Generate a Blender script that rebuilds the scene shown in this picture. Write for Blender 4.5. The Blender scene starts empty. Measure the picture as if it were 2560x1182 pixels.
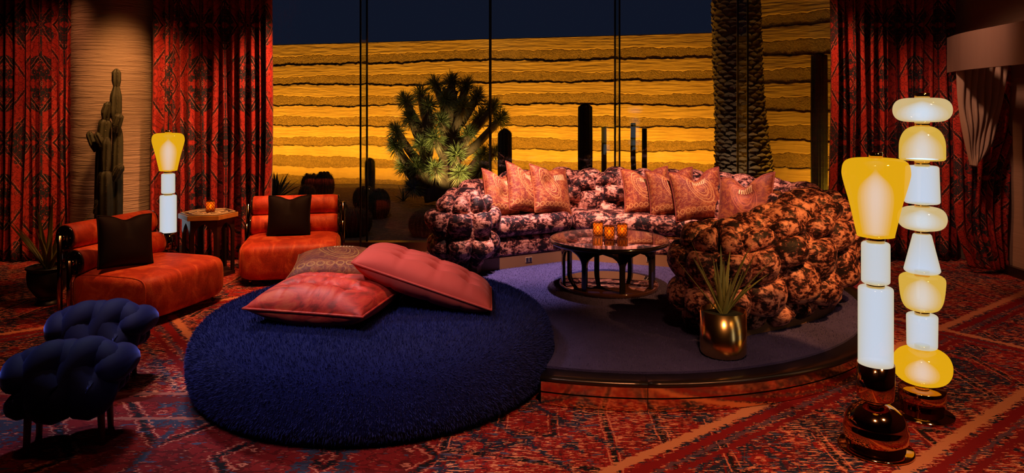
import bpy, bmesh, math, random
from math import sin, cos, pi, radians, sqrt, hypot, atan2, exp
from mathutils import Vector, Matrix, Euler
random.seed(7)
sc = bpy.context.scene
C = sc.collection

# ------------------------------------------------------------------ camera, world, lights, exposure
cam_d = bpy.data.cameras.new('camera'); cam = bpy.data.objects.new('camera', cam_d); C.objects.link(cam)
cam.location = (0, 0, 1.6); cam.rotation_euler = (radians(90), 0, 0)
cam_d.sensor_width = 36; cam_d.lens = 36 * 1765 / 2560; cam_d.shift_y = -317 / 2560; cam_d.clip_end = 200
sc.camera = cam
sc.view_settings.view_transform = 'Standard'; sc.view_settings.look = 'None'
sc.view_settings.gamma = 1.0; sc.view_settings.exposure = 0.0; sc.view_settings.use_curve_mapping = False
sc.cycles.use_denoising = True; sc.cycles.max_bounces = 6; sc.cycles.transparent_max_bounces = 12
sc.cycles.sample_clamp_indirect = 3.0; sc.cycles.caustics_reflective = False; sc.cycles.caustics_refractive = False
w = bpy.data.worlds.new('night_sky'); sc.world = w; w.use_nodes = True
w.node_tree.nodes['Background'].inputs[0].default_value = (0.0056, 0.0082, 0.019, 1)
w.node_tree.nodes['Background'].inputs[1].default_value = 1.0

def aim(o, tgt):
    o.rotation_euler = (Vector(tgt) - o.location).to_track_quat('-Z', 'Y').to_euler()
def spot(name, loc, tgt, power, col, size=60, blend=.6, rad=.06):
    l = bpy.data.lights.new(name, 'SPOT'); l.energy = power; l.color = col; l.spot_size = radians(size); l.spot_blend = blend
    l.shadow_soft_size = rad
    o = bpy.data.objects.new(name, l); C.objects.link(o); o.location = loc; aim(o, tgt); return o
def area(name, loc, tgt, power, col, sx, sy):
    l = bpy.data.lights.new(name, 'AREA'); l.shape = 'RECTANGLE'; l.size = sx; l.size_y = sy; l.energy = power; l.color = col
    o = bpy.data.objects.new(name, l); C.objects.link(o); o.location = loc; aim(o, tgt); return o

# ceiling spotlights of the lounge, plus an added fill for the pouf
spot('ceiling_spot_sofa', (0.0, 5.2, 3.5), (0.15, 6.75, .6), 900, (1, .56, .45), 44, .7)
spot('ceiling_spot_sofa', (1.2, 5.3, 3.5), (1.7, 6.6, .6), 640, (1, .56, .45), 48, .7)
spot('ceiling_spot_table', (0.45, 6.4, 3.5), (0.18, 6.05, .2), 520, (1, .78, .92), 34, .8)
spot('ceiling_spot_arm', (2.9, 3.0, 3.4), (1.85, 5.0, .55), 640, (1, .40, .10), 34, .7)
spot('ceiling_spot_chair', (-1.7, 6.1, 3.5), (-2.1, 6.8, .4), 330, (1, .36, .11), 38, .7)
spot('ceiling_spot_chair', (-1.9, 5.6, 3.5), (-2.9, 5.8, .4), 230, (1, .34, .10), 38, .8)
spot('pouf_spot_and_fill', (-2.3, 4.9, 3.5), (-1.15, 4.25, .3), 330, (.95, .78, .80), 46, .9, .2)
spot('pouf_spot_and_fill', (-1.3, 1.3, 3.5), (-.9, 3.7, .3), 210, (.85, .74, .95), 34, .9, .2)  # frontal fill, added to brighten the pouf's front
spot('ceiling_spot_stool', (-3.3, 5.3, 3.5), (-2.3, 3.85, .35), 270, (.52, .60, 1), 26, .9, .1)
spot('ceiling_spot_cushion', (-.2, 3.2, 3.5), (-.80, 4.35, .5), 190, (1, .46, .34), 26, .9, .12)
spot('ceiling_spot_carpet', (0.7, 1.6, 3.5), (0.6, 2.9, 0), 360, (1, .46, .22), 56, .9, .15)
spot('ceiling_spot_carpet', (2.6, 1.8, 3.5), (2.4, 3.1, 0), 220, (1, .46, .22), 60, .9, .15)
spot('ceiling_spot_carpet', (3.9, 4.6, 3.5), (3.6, 5.4, 0), 130, (1, .42, .24), 56, .9, .15)
spot('ceiling_spot_carpet', (-2.2, 5.5, 3.5), (-1.9, 5.8, 0), 170, (1, .46, .24), 44, .9, .15)
spot('ceiling_spot_carpet', (-3.0, 4.3, 3.5), (-2.8, 4.7, 0), 90, (1, .42, .22), 56, .9, .15)
spot('ceiling_spot_carpet', (-2.4, 2.6, 3.5), (-2.0, 3.0, 0), 26, (1, .38, .20), 60, .9, .15)
spot('ceiling_spot_curtain', (-1.5, 6.75, 3.4), (-3.0, 7.5, .9), 430, (1, .42, .18), 48, .9, .08)
spot('ceiling_spot_curtain', (-4.4, 6.6, 3.4), (-5.2, 7.5, 1.0), 60, (1, .38, .18), 60, .9, .08)
spot('ceiling_spot_curtain', (2.4, 6.8, 3.4), (3.9, 7.5, 1.1), 150, (1, .40, .18), 52, .9, .08)
spot('ceiling_spot_drape', (3.0, 5.6, 3.4), (4.4, 6.7, 1.7), 90, (1, .50, .34), 50, .9, .1)
spot('ceiling_spot_column', (-3.1, 6.2, 3.3), (-4.2, 7.5, 1.3), 260, (1, .46, .16), 48, .9, .1)
# garden lights: wall washers set along the foot of the garden wall, spots for the yucca tree and the palm, an added fill for the bed
area('wall_washer', (-5.05, 12.35, .50), (-4.80, 13.2, 2.1), 235, (1, .46, .030), 8.4, .1)
area('wall_washer', (1.20, 10.65, .40), (1.42, 11.45, 2.1), 125, (1, .46, .030), 4.6, .1)
area('wall_washer', (3.55, 8.75, .36), (4.05, 9.2, 2.4), 36, (1, .46, .030), 1.5, .1)
spot('garden_spot_tree', (-.55, 9.3, .35), (-1.0, 10.5, 1.0), 160, (1, .78, .30), 46, .6, .03)
spot('garden_bed_fill', (-1.6, 8.6, 3.3), (-1.6, 9.9, .1), 16, (1, .8, .75), 95, .9, .1)  # unseen fill, added so the barrel cacti show faintly
spot('garden_spot_tree', (-2.1, 10.3, .45), (-1.3, 10.6, 1.4), 40, (1, .78, .30), 50, .6, .03)
spot('garden_spot_palm', (2.6, 8.5, .25), (3.0, 9.2, 2.2), 17, (1, .66, .36), 60, .7, .03)

# ------------------------------------------------------------------ helpers
def link(o): C.objects.link(o); return o
def empty(name, loc=(0, 0, 0), rz=0, label=None, cat=None, group=None, kind=None):
    o = link(bpy.data.objects.new(name, None)); o.location = loc; o.rotation_euler = (0, 0, rz); o.empty_display_size = .1
    return tag(o, label, cat, group, kind)
def tag(o, label=None, cat=None, group=None, kind=None):
    for k, v in (('label', label), ('category', cat), ('group', group), ('kind', kind)):
        if v: o[k] = v
    return o
def mk(name, V, F, mat, parent=None, smooth=True, uv=None, loc=None):
    me = bpy.data.meshes.new(name); me.from_pydata([tuple(v) for v in V], [], F); me.validate(); me.update()
    if uv:
        ul = me.uv_layers.new(name='UVMap')
        for lp in me.loops: ul.data[lp.index].uv = uv[lp.vertex_index]
    if smooth: me.polygons.foreach_set('use_smooth', [True] * len(me.polygons))
    if mat: me.materials.append(mat)
    o = link(bpy.data.objects.new(name, me))
    if parent: o.parent = parent
    if loc: o.location = loc
    return o
def mkbm(name, bm, mat, parent=None, smooth=True, loc=None):
    bmesh.ops.recalc_face_normals(bm, faces=bm.faces)
    me = bpy.data.meshes.new(name); bm.to_mesh(me); bm.free()
    if smooth:
        me.polygons.foreach_set('use_smooth', [True] * len(me.polygons))
    if mat: me.materials.append(mat)
    o = link(bpy.data.objects.new(name, me))
    if parent: o.parent = parent
    if loc: o.location = loc
    return o
class MB:
    def __init__(s): s.V = []; s.F = []; s.U = []
    def add(s, V, F, U=None):
        b = len(s.V); s.V += V; s.F += [tuple(i + b for i in f) for f in F]; s.U += U or [(0, 0)] * len(V)
    def grid(s, fn, nu, nv, cu=False, cv=False):
        mu = nu if cu else nu + 1; mv = nv if cv else nv + 1
        V = [fn(i / nu, j / nv) for i in range(mu) for j in range(mv)]
        F = []
        for i in range(nu):
            for j in range(nv):
                a, b = (i % mu) * mv, ((i + 1) % mu) * mv; c, d = j % mv, (j + 1) % mv
                F.append((a + c, b + c, b + d, a + d))
        s.add(V, F, [(i / nu, j / nv) for i in range(mu) for j in range(mv)])
    def box(s, x0, x1, y0, y1, z0, z1):
        V = [(x, y, z) for x in (x0, x1) for y in (y0, y1) for z in (z0, z1)]
        s.add(V, [(0, 1, 3, 2), (4, 6, 7, 5), (0, 4, 5, 1), (2, 3, 7, 6), (0, 2, 6, 4), (1, 5, 7, 3)])
    def lathe(s, prof, n=32, c=(0, 0), a0=0, a1=2 * pi):
        closed = abs(a1 - a0 - 2 * pi) < 1e-6
        s.grid(lambda u, v: (lambda p: (c[0] + p[0] * cos(a0 + (a1 - a0) * u), c[1] + p[0] * sin(a0 + (a1 - a0) * u), p[1]))(prof[round(v * (len(prof) - 1))]), n, len(prof) - 1, cu=closed)
    def tube(s, pts, rad, n=10, caps=True, ribs=0, depth=0):
        P = [Vector(p) for p in pts]; m = len(P); R = rad if isinstance(rad, (list, tuple)) else [rad] * m
        b = len(s.V); up = None
        for i in range(m):
            t = (P[min(i + 1, m - 1)] - P[max(i - 1, 0)]).normalized()
            if up is None:
                up = Vector((0, 0, 1)) if abs(t.z) < .9 else Vector((1, 0, 0))
            x = (up - t * up.dot(t)).normalized(); y = t.cross(x); up = x
            for k in range(n):
                a = 2 * pi * k / n; r = R[i] * (1 - depth * (.5 - .5 * cos(a * ribs)) if ribs else 1)
                s.V.append(tuple(P[i] + x * (cos(a) * r) + y * (sin(a) * r))); s.U.append((k / n, i / m))
        for i in range(m - 1):
            for k in range(n):
                a, c = b + i * n, b + (i + 1) * n; k2 = (k + 1) % n
                s.F.append((a + k, a + k2, c + k2, c + k))
        if caps:
            s.F.append(tuple(b + k for k in range(n))[::-1]); s.F.append(tuple(b + (m - 1) * n + k for k in range(n)))
    def build(s, name, mat, parent=None, smooth=True, uv=False, loc=None):
        return mk(name, s.V, s.F, mat, parent, smooth, s.U if uv else None, loc)
def rbox(name, x0, x1, y0, y1, z0, z1, mat, parent=None, r=.01, seg=2, sub=0):
    bm = bmesh.new(); bmesh.ops.create_cube(bm, size=1)
    for v in bm.verts:
        v.co = Vector(((x0 + x1) / 2 + v.co.x * (x1 - x0), (y0 + y1) / 2 + v.co.y * (y1 - y0), (z0 + z1) / 2 + v.co.z * (z1 - z0)))
    bmesh.ops.bevel(bm, geom=list(bm.edges), offset=r, segments=seg, profile=.5, affect='EDGES')
    o = mkbm(name, bm, mat, parent); return o
def prism(name, poly, z0, z1, mat, parent=None, r=0, seg=3, smooth=None):
    bm = bmesh.new()
    vs = [bm.verts.new((x, y, z0)) for x, y in poly]; f = bm.faces.new(vs)
    e = bmesh.ops.extrude_face_region(bm, geom=[f])
    bmesh.ops.translate(bm, vec=(0, 0, z1 - z0), verts=[v for v in e['geom'] if isinstance(v, bmesh.types.BMVert)])
    if r: bmesh.ops.bevel(bm, geom=list(bm.edges), offset=r, segments=seg, profile=.5, affect='EDGES')
    return mkbm(name, bm, mat, parent, smooth=bool(r) if smooth is None else smooth)
def copy_tree(o, parent=None):
    c = o.copy(); C.objects.link(c); c.parent = parent
    for ch in list(o.children): copy_tree(ch, c)
    return c
def spline(pts, n):
    P = [Vector(p) for p in pts]; m = len(P) - 1; out = []
    for i in range(n + 1):
        t = i / n * m; k = min(int(t), m - 1); f = t - k
        a, b, c, d = P[max(k - 1, 0)], P[k], P[k + 1], P[min(k + 2, m)]
        out.append(.5 * ((2 * b) + (c - a) * f + (2 * a - 5 * b + 4 * c - d) * f * f + (3 * b - a - 3 * c + d) * f ** 3))
    return out

# ------------------------------------------------------------------ materials
class T:
    def __init__(s, name):
        s.m = bpy.data.materials.new(name); s.m.use_nodes = True; s.t = s.m.node_tree; s.t.nodes.clear()
        s.out = s.n('ShaderNodeOutputMaterial')
    def n(s, ty, **k):
        x = s.t.nodes.new(ty)
        for a, b in k.items(): setattr(x, a, b)
        return x
    def set(s, sock, v):
        if hasattr(v, 'is_output') or isinstance(v, bpy.types.NodeSocket): s.t.links.new(v, sock)
        else: sock.default_value = v if not (isinstance(v, tuple) and len(v) == 3 and sock.type == 'RGBA') else (*v, 1)
    def math(s, op, a, b=0, c=0, clamp=False):
        x = s.n('ShaderNodeMath', operation=op, use_clamp=clamp)
        for i, v in enumerate((a, b, c)): s.set(x.inputs[i], v)
        return x.outputs[0]
    def coord(s, kind='Object'): return s.n('ShaderNodeTexCoord').outputs[kind]
    def map(s, v, loc=(0, 0, 0), rot=(0, 0, 0), sca=(1, 1, 1)):
        x = s.n('ShaderNodeMapping'); s.set(x.inputs[0], v); x.inputs[1].default_value = loc; x.inputs[2].default_value = rot; x.inputs[3].default_value = sca
        return x.outputs[0]
    def xyz(s, v): x = s.n('ShaderNodeSeparateXYZ'); s.set(x.inputs[0], v); return x.outputs
    def cxyz(s, a, b, c=0):
        x = s.n('ShaderNodeCombineXYZ')
        for i, v in enumerate((a, b, c)): s.set(x.inputs[i], v)
        return x.outputs[0]
    def noise(s, v, scale=5, detail=3, rough=.5, dist=0, col=False):
        x = s.n('ShaderNodeTexNoise'); s.set(x.inputs['Vector'], v); x.inputs['Scale'].default_value = scale
        x.inputs['Detail'].default_value = detail; x.inputs['Roughness'].default_value = rough; x.inputs['Distortion'].default_value = dist
        return x.outputs[1 if col else 0]
    def voro(s, v, scale=5, feature='F1', rand=1.0):
        x = s.n('ShaderNodeTexVoronoi', feature=feature); s.set(x.inputs['Vector'], v); x.inputs['Scale'].default_value = scale
        x.inputs['Randomness'].default_value = rand
        return x.outputs['Distance']
    def wave(s, v, scale=5, dist=0, dirn='X', typ='BANDS'):
        x = s.n('ShaderNodeTexWave', wave_type=typ); 
        if typ == 'BANDS': x.bands_direction = dirn
        s.set(x.inputs['Vector'], v); x.inputs['Scale'].default_value = scale; x.inputs['Distortion'].default_value = dist
        return x.outputs[1]
    def ramp(s, f, stops, interp='LINEAR'):
        x = s.n('ShaderNodeValToRGB'); s.set(x.inputs[0], f); e = x.color_ramp; e.interpolation = interp
        while len(e.elements) < len(stops): e.elements.new(.5)
        for el, (p, c) in zip(e.elements, stops): el.position = p; el.color = (*c, 1) if isinstance(c, tuple) else (c, c, c, 1)
        return x.outputs[0]
    def mix(s, f, a, b, blend='MIX'):
        x = s.n('ShaderNodeMix', data_type='RGBA', blend_type=blend); s.set(x.inputs[0], f); s.set(x.inputs[6], a); s.set(x.inputs[7], b)
        return x.outputs[2]
    def mapr(s, f, a, b, c=0, d=1): 
        x = s.n('ShaderNodeMapRange'); s.set(x.inputs[0], f)
        for i, v in enumerate((a, b, c, d)): x.inputs[i + 1].default_value = v
        return x.outputs[0]
    def bump(s, h, strength=.5, dist=.01):
        x = s.n('ShaderNodeBump'); x.inputs['Strength'].default_value = strength; x.inputs['Distance'].default_value = dist
        s.set(x.inputs['Height'], h); return x.outputs[0]
    def pbr(s, col, rough=.5, metal=0, normal=None, **k):
        p = s.n('ShaderNodeBsdfPrincipled'); s.set(p.inputs['Base Color'], col); s.set(p.inputs['Roughness'], rough); s.set(p.inputs['Metallic'], metal)
        if normal is not None: s.set(p.inputs['Normal'], normal)
        for a, b in k.items(): s.set(p.inputs[a.replace('_', ' ')], b)
        s.t.links.new(p.outputs[0], s.out.inputs[0]); s.p = p
        return s.m
    def surf(s, sh): s.t.links.new(sh, s.out.inputs[0]); return s.m
    def mixs(s, f, a, b):
        x = s.n('ShaderNodeMixShader'); s.set(x.inputs[0], f); s.t.links.new(a, x.inputs[1]); s.t.links.new(b, x.inputs[2]); return x.outputs[0]
    def sh(s, ty, **k):
        x = s.n(ty)
        for a, b in k.items(): s.set(x.inputs[a.replace('_', ' ')], b)
        return x.outputs[0]
def simple(name, col, rough=.5, metal=0, nscale=0, namt=.25, bump=0, **k):
    t = T(name); co = t.coord(); c = col; nm = None
    if nscale:
        n = t.noise(co, nscale, 4)
        c = t.mix(n, tuple(x * (1 - namt) for x in col), tuple(min(1, x * (1 + namt)) for x in col))
        if bump: nm = t.bump(n, bump)
    return t.pbr(c, rough, metal, nm, **k)

def persian(t, p, sx, sy, cols, fine=1.0, seed=0.0):
    """kaleidoscopic woven motif: p mirrored in both directions, then cells, outlines and blossoms"""
    x, y, z = t.xyz(p)
    mx = t.math('PINGPONG', x, sx / 2); my = t.math('PINGPONG', y, sy / 2)
    q = t.cxyz(t.math('ADD', mx, seed), my, seed * 1.7)
    wob = t.noise(q, 7 * fine, 1)
    big = t.noise(q, 3.2 * fine, 2, .5, .6)
    cell = t.voro(q, 8.5 * fine, 'F1', .9)
    edge = t.voro(q, 8.5 * fine, 'DISTANCE_TO_EDGE', .9)
    small = t.voro(q, 26 * fine, 'F1', .8)
    scroll = t.math('ABSOLUTE', t.math('SUBTRACT', t.noise(q, 9 * fine, 1, .5, 1.5), .5))
    red, dred, navy, pink, black = cols
    col = t.mix(t.math('GREATER_THAN', big, .515), red, navy)
    col = t.mix(t.math('LESS_THAN', cell, t.mapr(wob, .3, .7, .16, .42)), col, t.mix(t.math('GREATER_THAN', wob, .5), dred, red))
    col = t.mix(t.math('LESS_THAN', edge, .022), col, dred)
    md = t.math('ADD', t.math('MULTIPLY', mx, 1.25), t.math('ADD', my, t.math('MULTIPLY', wob, .05)))
    band = t.math('PINGPONG', md, .17 / fine)
    col = t.mix(t.math('LESS_THAN', band, .016 / fine), col, black)
    col = t.mix(t.math('LESS_THAN', t.math('ABSOLUTE', t.math('SUBTRACT', band, .030 / fine)), .005 / fine), col, pink)
    bx_ = t.math('PINGPONG', mx, .24 / fine)
    col = t.mix(t.math('LESS_THAN', bx_, .012 / fine), col, navy)
    col = t.mix(t.math('LESS_THAN', scroll, .022), col, dred)
    col = t.mix(t.math('LESS_THAN', small, .17), col, t.mix(t.math('GREATER_THAN', big, .53), dred, pink))
    ring = t.math('LESS_THAN', t.math('ABSOLUTE', t.math('SUBTRACT', cell, .12)), .02)
    col = t.mix(ring, col, pink)
    return col, cell, small

def m_rug():
    t = T('persian_carpet'); co = t.coord()
    X, Y, Z = t.xyz(co)
    fl = t.noise(t.map(co, sca=(16, 62, 1)), 1, 2, .6)          # weft streaks
    jag = t.math('MULTIPLY', t.math('SUBTRACT', fl, .5), .09)
    a = radians(37)
    u = t.math('ADD', t.math('MULTIPLY', X, cos(a)), t.math('MULTIPLY', Y, sin(a)))
    v = t.math('ADD', t.math('MULTIPLY', X, -sin(a)), t.math('MULTIPLY', Y, cos(a)))
    u = t.math('ADD', u, jag); v = t.math('ADD', v, jag)
    cols = ((.30, .014, .012), (.16, .008, .008), (.018, .022, .045), (.62, .17, .09), (.012, .008, .010))
    c1, cell, sm = persian(t, t.cxyz(u, v, 0), 1.5, 1.9, cols, .8, 1.3)
    cols2 = ((.20, .010, .010), (.10, .006, .006), (.03, .035, .06), (.50, .15, .09), (.01, .008, .010))
    Xj = t.math('ADD', X, jag)
    c2, _, _ = persian(t, t.cxyz(Xj, Y, 0), 1.7, 1.3, cols2, .62, 4.1)
    # worn, fleecy pile: salmon, blue and dark flecks running with the weft
    f2 = t.noise(t.map(co, loc=(3, 7, 0), sca=(20, 80, 1)), 1, 2, .65)
    f3 = t.noise(t.map(co, loc=(9, 2, 0), sca=(9, 30, 1)), 1, 2, .6)
    dens = t.noise(co, 1.5, 2)
    thr = t.mapr(dens, .35, .65, .625, .54)
    def flecks(c):
        c = t.mix(t.math('GREATER_THAN', f2, thr), c, (.74, .27, .14))
        c = t.mix(t.math('LESS_THAN', f2, .385), c, (.012, .014, .022))
        c = t.mix(t.math('GREATER_THAN', f3, .635), c, (.075, .07, .13))
        return c
    c1 = flecks(c1)
    # border stripes of the rotated carpet
    def stripe(c, s, pos, half, col):
        d = t.math('ABSOLUTE', t.math('SUBTRACT', s, pos)); return t.mix(t.math('LESS_THAN', d, half), c, col)
    for s, p in ((v, 2.24), (u, 1.19), (v, 6.21), (u, 5.6), (v, 1.45), (v, -1.8)):
        c1 = stripe(c1, s, p, .030, (.62, .22, .10)); c1 = stripe(c1, s, p - .085, .028, (.22, .008, .010))
        c1 = stripe(c1, s, p - .19, .020, (.20, .008, .010)); c1 = stripe(c1, s, p - .135, .010, (.12, .05, .07))
    c2 = t.mix(t.math('GREATER_THAN', f2, .645), c2, (.42, .12, .07))
    c2 = t.mix(t.math('GREATER_THAN', f3, .65), c2, (.06, .06, .10))
    for p, h, col in ((3.98, .02, (.30, .09, .06)), (3.90, .03, (.11, .01, .01)), (3.66, .015, (.3, .09, .06)), (3.06, .025, (.26, .02, .02)), (2.98, .02, (.36, .12, .07))):
        c2 = stripe(c2, t.math('ADD', Y, t.math('MULTIPLY', jag, .5)), p, h, col)
    inrug2 = t.math('MULTIPLY', t.math('LESS_THAN', X, t.math('ADD', -.35, jag)), t.math('LESS_THAN', Y, t.math('ADD', 4.0, jag)))
    col = t.mix(inrug2, c1, c2)
    nm = t.bump(t.noise(co, 260, 2), .5, .006)
    return t.pbr(col, .92, 0, nm, Specular_IOR_Level=.15)
def m_curtain(seed=0.0):
    t = T('persian_curtain'); co = t.coord('UV')
    cols = ((.54, .028, .014), (.22, .009, .006), (.020, .020, .026), (.62, .15, .09), (.012, .008, .008))
    c, cell, sm = persian(t, co, .95, 1.25, cols, 1.15, 2.7 + seed)
    n = t.noise(co, 260, 2); 
    return t.pbr(c, .75, 0, t.bump(n, .15, .002), Sheen_Weight=.05, Sheen_Roughness=.4)
def m_crushed():
    t = T('crushed_velvet'); co = t.coord()
    n1 = t.noise(co, 10, 7, .68, .7); n2 = t.noise(t.map(co, loc=(5, 3, 1), sca=(1, 1, 1.6)), 30, 4, .6, .6)
    f = t.math('ADD', t.math('MULTIPLY', n1, .62), t.math('MULTIPLY', n2, .38))
    c = t.ramp(f, [(.44, (.008, .002, .003)), (.485, (.05, .010, .011)), (.512, (.28, .092, .070)), (.57, (.66, .30, .22))])  # shifting sheen of the crushed pile put into the colour as patches
    r = t.mapr(f, .42, .58, .62, .34)
    return t.pbr(c, r, 0, t.bump(f, .55, .02), Specular_IOR_Level=.22, Sheen_Weight=.06, Sheen_Roughness=.35, Sheen_Tint=(.7, .6, 1))
def m_orange():
    t = T('rust_chenille'); co = t.coord()
    n = t.noise(t.map(co, sca=(1.6, 1, 1)), 6, 5, .6, .8); f = t.noise(t.map(co, sca=(60, 160, 160)), 1, 2); f2 = t.noise(t.map(co, sca=(160, 60, 60)), 1, 2)
    c = t.ramp(t.math('ADD', t.math('MULTIPLY', n, .8), t.math('MULTIPLY', t.math('ADD', f, f2), .1)), [(.32, (.34, .022, .006)), (.5, (.58, .05, .012)), (.66, (.85, .16, .04))])
    return t.pbr(c, .6, 0, t.bump(t.math('ADD', f, f2), .25, .004), Sheen_Weight=.22, Sheen_Roughness=.4, Sheen_Tint=(1, .4, .15))
def m_shag(name, c0, c1):
    t = T(name); co = t.coord()
    n = t.noise(co, 120, 4, .7); b = t.noise(co, 7, 4)
    c = t.mix(t.math('ADD', t.math('MULTIPLY', n, .5), t.math('MULTIPLY', b, .5)), c0, c1)
    return t.pbr(c, .95, 0, t.bump(n, .9, .012), Sheen_Weight=.04, Sheen_Roughness=.5, Specular_IOR_Level=.1)
def m_velvet(name, c0, c1, scale=6, sheen=.6, tint=(.6, .7, 1)):
    t = T(name); co = t.coord(); n = t.noise(co, scale, 4, .6, .7)
    return t.pbr(t.mix(n, c0, c1), .75, 0, t.bump(t.noise(co, 140, 2), .12, .003), Specular_IOR_Level=.2, Sheen_Weight=sheen, Sheen_Roughness=.3, Sheen_Tint=tint)
def m_tiedye():
    t = T('marbled_red_velvet'); co = t.coord(); n = t.noise(t.map(co, sca=(1, 2.2, 1)), 5, 4, .6, 2.2)
    c = t.ramp(n, [(.36, (.30, .024, .010)), (.5, (.62, .035, .018)), (.66, (.72, .10, .035))])
    return t.pbr(c, .6, 0, t.bump(t.noise(co, 200, 2), .1, .002), Sheen_Weight=.12, Sheen_Roughness=.35, Sheen_Tint=(1, .4, .3))
def m_paisley(seed, base=(.22, .024, .010), light=(.44, .11, .025), line=(.66, .29, .09)):
    t = T('paisley_weave'); co = t.coord('UV'); x, y, z = t.xyz(co)
    q = t.cxyz(t.math('ADD', x, seed), t.math('ADD', y, seed * .37), 0)
    n = t.noise(q, 5.5, 3, .6, 1.6); fl = t.noise(q, 26, 3, .6, 1.0)
    c = t.mix(t.mapr(n, .42, .6), base, light)
    c = t.mix(t.math('GREATER_THAN', fl, .57), c, t.mix(n, base, tuple(min(1, c_ * 1.1) for c_ in line)))
    c = t.mix(t.math('LESS_THAN', fl, .40), c, (.20, .022, .012))
    def dist(cx, cy, sx=1., sy=1.):
        a = t.math('MULTIPLY', t.math('SUBTRACT', x, cx), sx); b = t.math('MULTIPLY', t.math('SUBTRACT', y, cy), sy)
        return t.math('SQRT', t.math('ADD', t.math('MULTIPLY', a, a), t.math('MULTIPLY', b, b)))
    def ring(c, d, r, w, col): return t.mix(t.math('LESS_THAN', t.math('ABSOLUTE', t.math('SUBTRACT', d, r)), w), c, col)
    cx = .35 + .25 * ((seed * 3.1) % 1)
    bend = t.math('MULTIPLY', t.math('SUBTRACT', y, .5), .35)
    dd = t.math('SQRT', t.math('ADD', t.math('POWER', t.math('MULTIPLY', t.math('ADD', t.math('SUBTRACT', x, cx), bend), 1.5), 2), t.math('POWER', t.math('SUBTRACT', y, .6), 2)))
    for r, w_ in ((.33, .010), (.27, .006), (.19, .009), (.13, .005)): c = ring(c, dd, r, w_, line)
    px = t.math('PINGPONG', t.math('ADD', x, .04), .11); a = t.math('SUBTRACT', px, .055); b = t.math('SUBTRACT', y, .15)
    dots = t.math('SQRT', t.math('ADD', t.math('MULTIPLY', a, a), t.math('MULTIPLY', b, b)))
    c = ring(c, dots, .042, .008, line)
    st = t.math('MULTIPLY', t.math('MULTIPLY', t.math('GREATER_THAN', y, .70), t.math('LESS_THAN', y, .84)), t.math('LESS_THAN', t.math('ABSOLUTE', t.math('SUBTRACT', x, .72 - .3 * ((seed * 1.7) % 1))), .13))
    bars = t.math('GREATER_THAN', t.math('PINGPONG', x, .018), .009)
    c = t.mix(t.math('MULTIPLY', st, bars), c, (.80, .55, .28))
    return t.pbr(c, .7, 0, t.bump(fl, .2, .004), Sheen_Weight=.1, Sheen_Roughness=.4, Sheen_Tint=(1, .6, .35))
def m_plaster():
    t = T('combed_plaster'); co = t.coord()
    n = t.noise(t.map(co, sca=(2.2, 2.2, 42)), 1, 4, .6, .6)
    return t.pbr(t.mix(n, (.36, .22, .13), (.50, .33, .20)), .85, 0, t.bump(n, .9, .025))
def m_grass():
    t = T('grasscloth'); co = t.coord(); n = t.noise(t.map(co, sca=(2, 2, 70)), 1, 3)
    return t.pbr(t.mix(n, (.34, .20, .12), (.44, .27, .17)), .85, 0, t.bump(n, .3, .006))
def m_wood(name, c0, c1, rough=.5, sca=(1, 9, 1), scale=2.2, **k):
    t = T(name); co = t.coord(); n = t.noise(t.map(co, sca=sca), scale, 4, .6, 1.5); wv = t.wave(t.map(co, sca=sca), scale * .6, 6)
    return t.pbr(t.mix(t.math('MULTIPLY', t.math('ADD', n, wv), .5), c0, c1), rough, 0, t.bump(n, .15, .003), **k)
def m_earth(name, c0, c1, rough_band):
    t = T(name); co = t.coord(); n = t.ramp(t.noise(co, 1.6 if not rough_band else 30, 6, .7), [(.3, 0.0), (.7, 1.0)]); s = t.noise(t.map(co, sca=(3, 3, 26)), 1, 3)
    h = t.noise(co, 48, 3, .7) if rough_band else s
    return t.pbr(t.mix(t.math('MULTIPLY', t.math('ADD', n, s), .5), c0, c1), .9, 0, t.bump(h, .1e1 if rough_band else .5, .05))
def m_gravel():
    t = T('desert_gravel'); co = t.coord(); v = t.voro(co, 22); n = t.noise(co, 3, 4)
    return t.pbr(t.mix(t.math('MULTIPLY', t.math('ADD', v, n), .6), (.05, .035, .032), (.17, .12, .10)), .95, 0, t.bump(v, .7, .03))
def m_glass(name, tint=(1, 1, 1), refl=.05, rough=.0):
    t = T(name); return t.surf(t.mixs(refl, t.sh('ShaderNodeBsdfTransparent', Color=tint), t.sh('ShaderNodeBsdfGlossy', Roughness=rough)))
def m_emit(name, col, s):
    t = T(name); return t.surf(t.sh('ShaderNodeEmission', Color=(*col, 1), Strength=s))
def m_lit(name, shell, se, inner, ie, keep=.72, gloss=.05):
    """lit glass: a glowing tinted skin that is partly clear, filled with glowing white"""
    t = T(name)
    e = t.sh('ShaderNodeEmission', Color=(*shell, 1), Strength=se); r = t.sh('ShaderNodeBsdfTransparent', Color=(1, 1, 1, 1))
    g = t.sh('ShaderNodeBsdfGlossy', Roughness=.06); t.surf(t.mixs(gloss, t.mixs(keep, r, e), g))
    t.t.links.new(t.sh('ShaderNodeEmission', Color=(*inner, 1), Strength=ie), t.out.inputs['Volume'])
    return t.m

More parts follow.
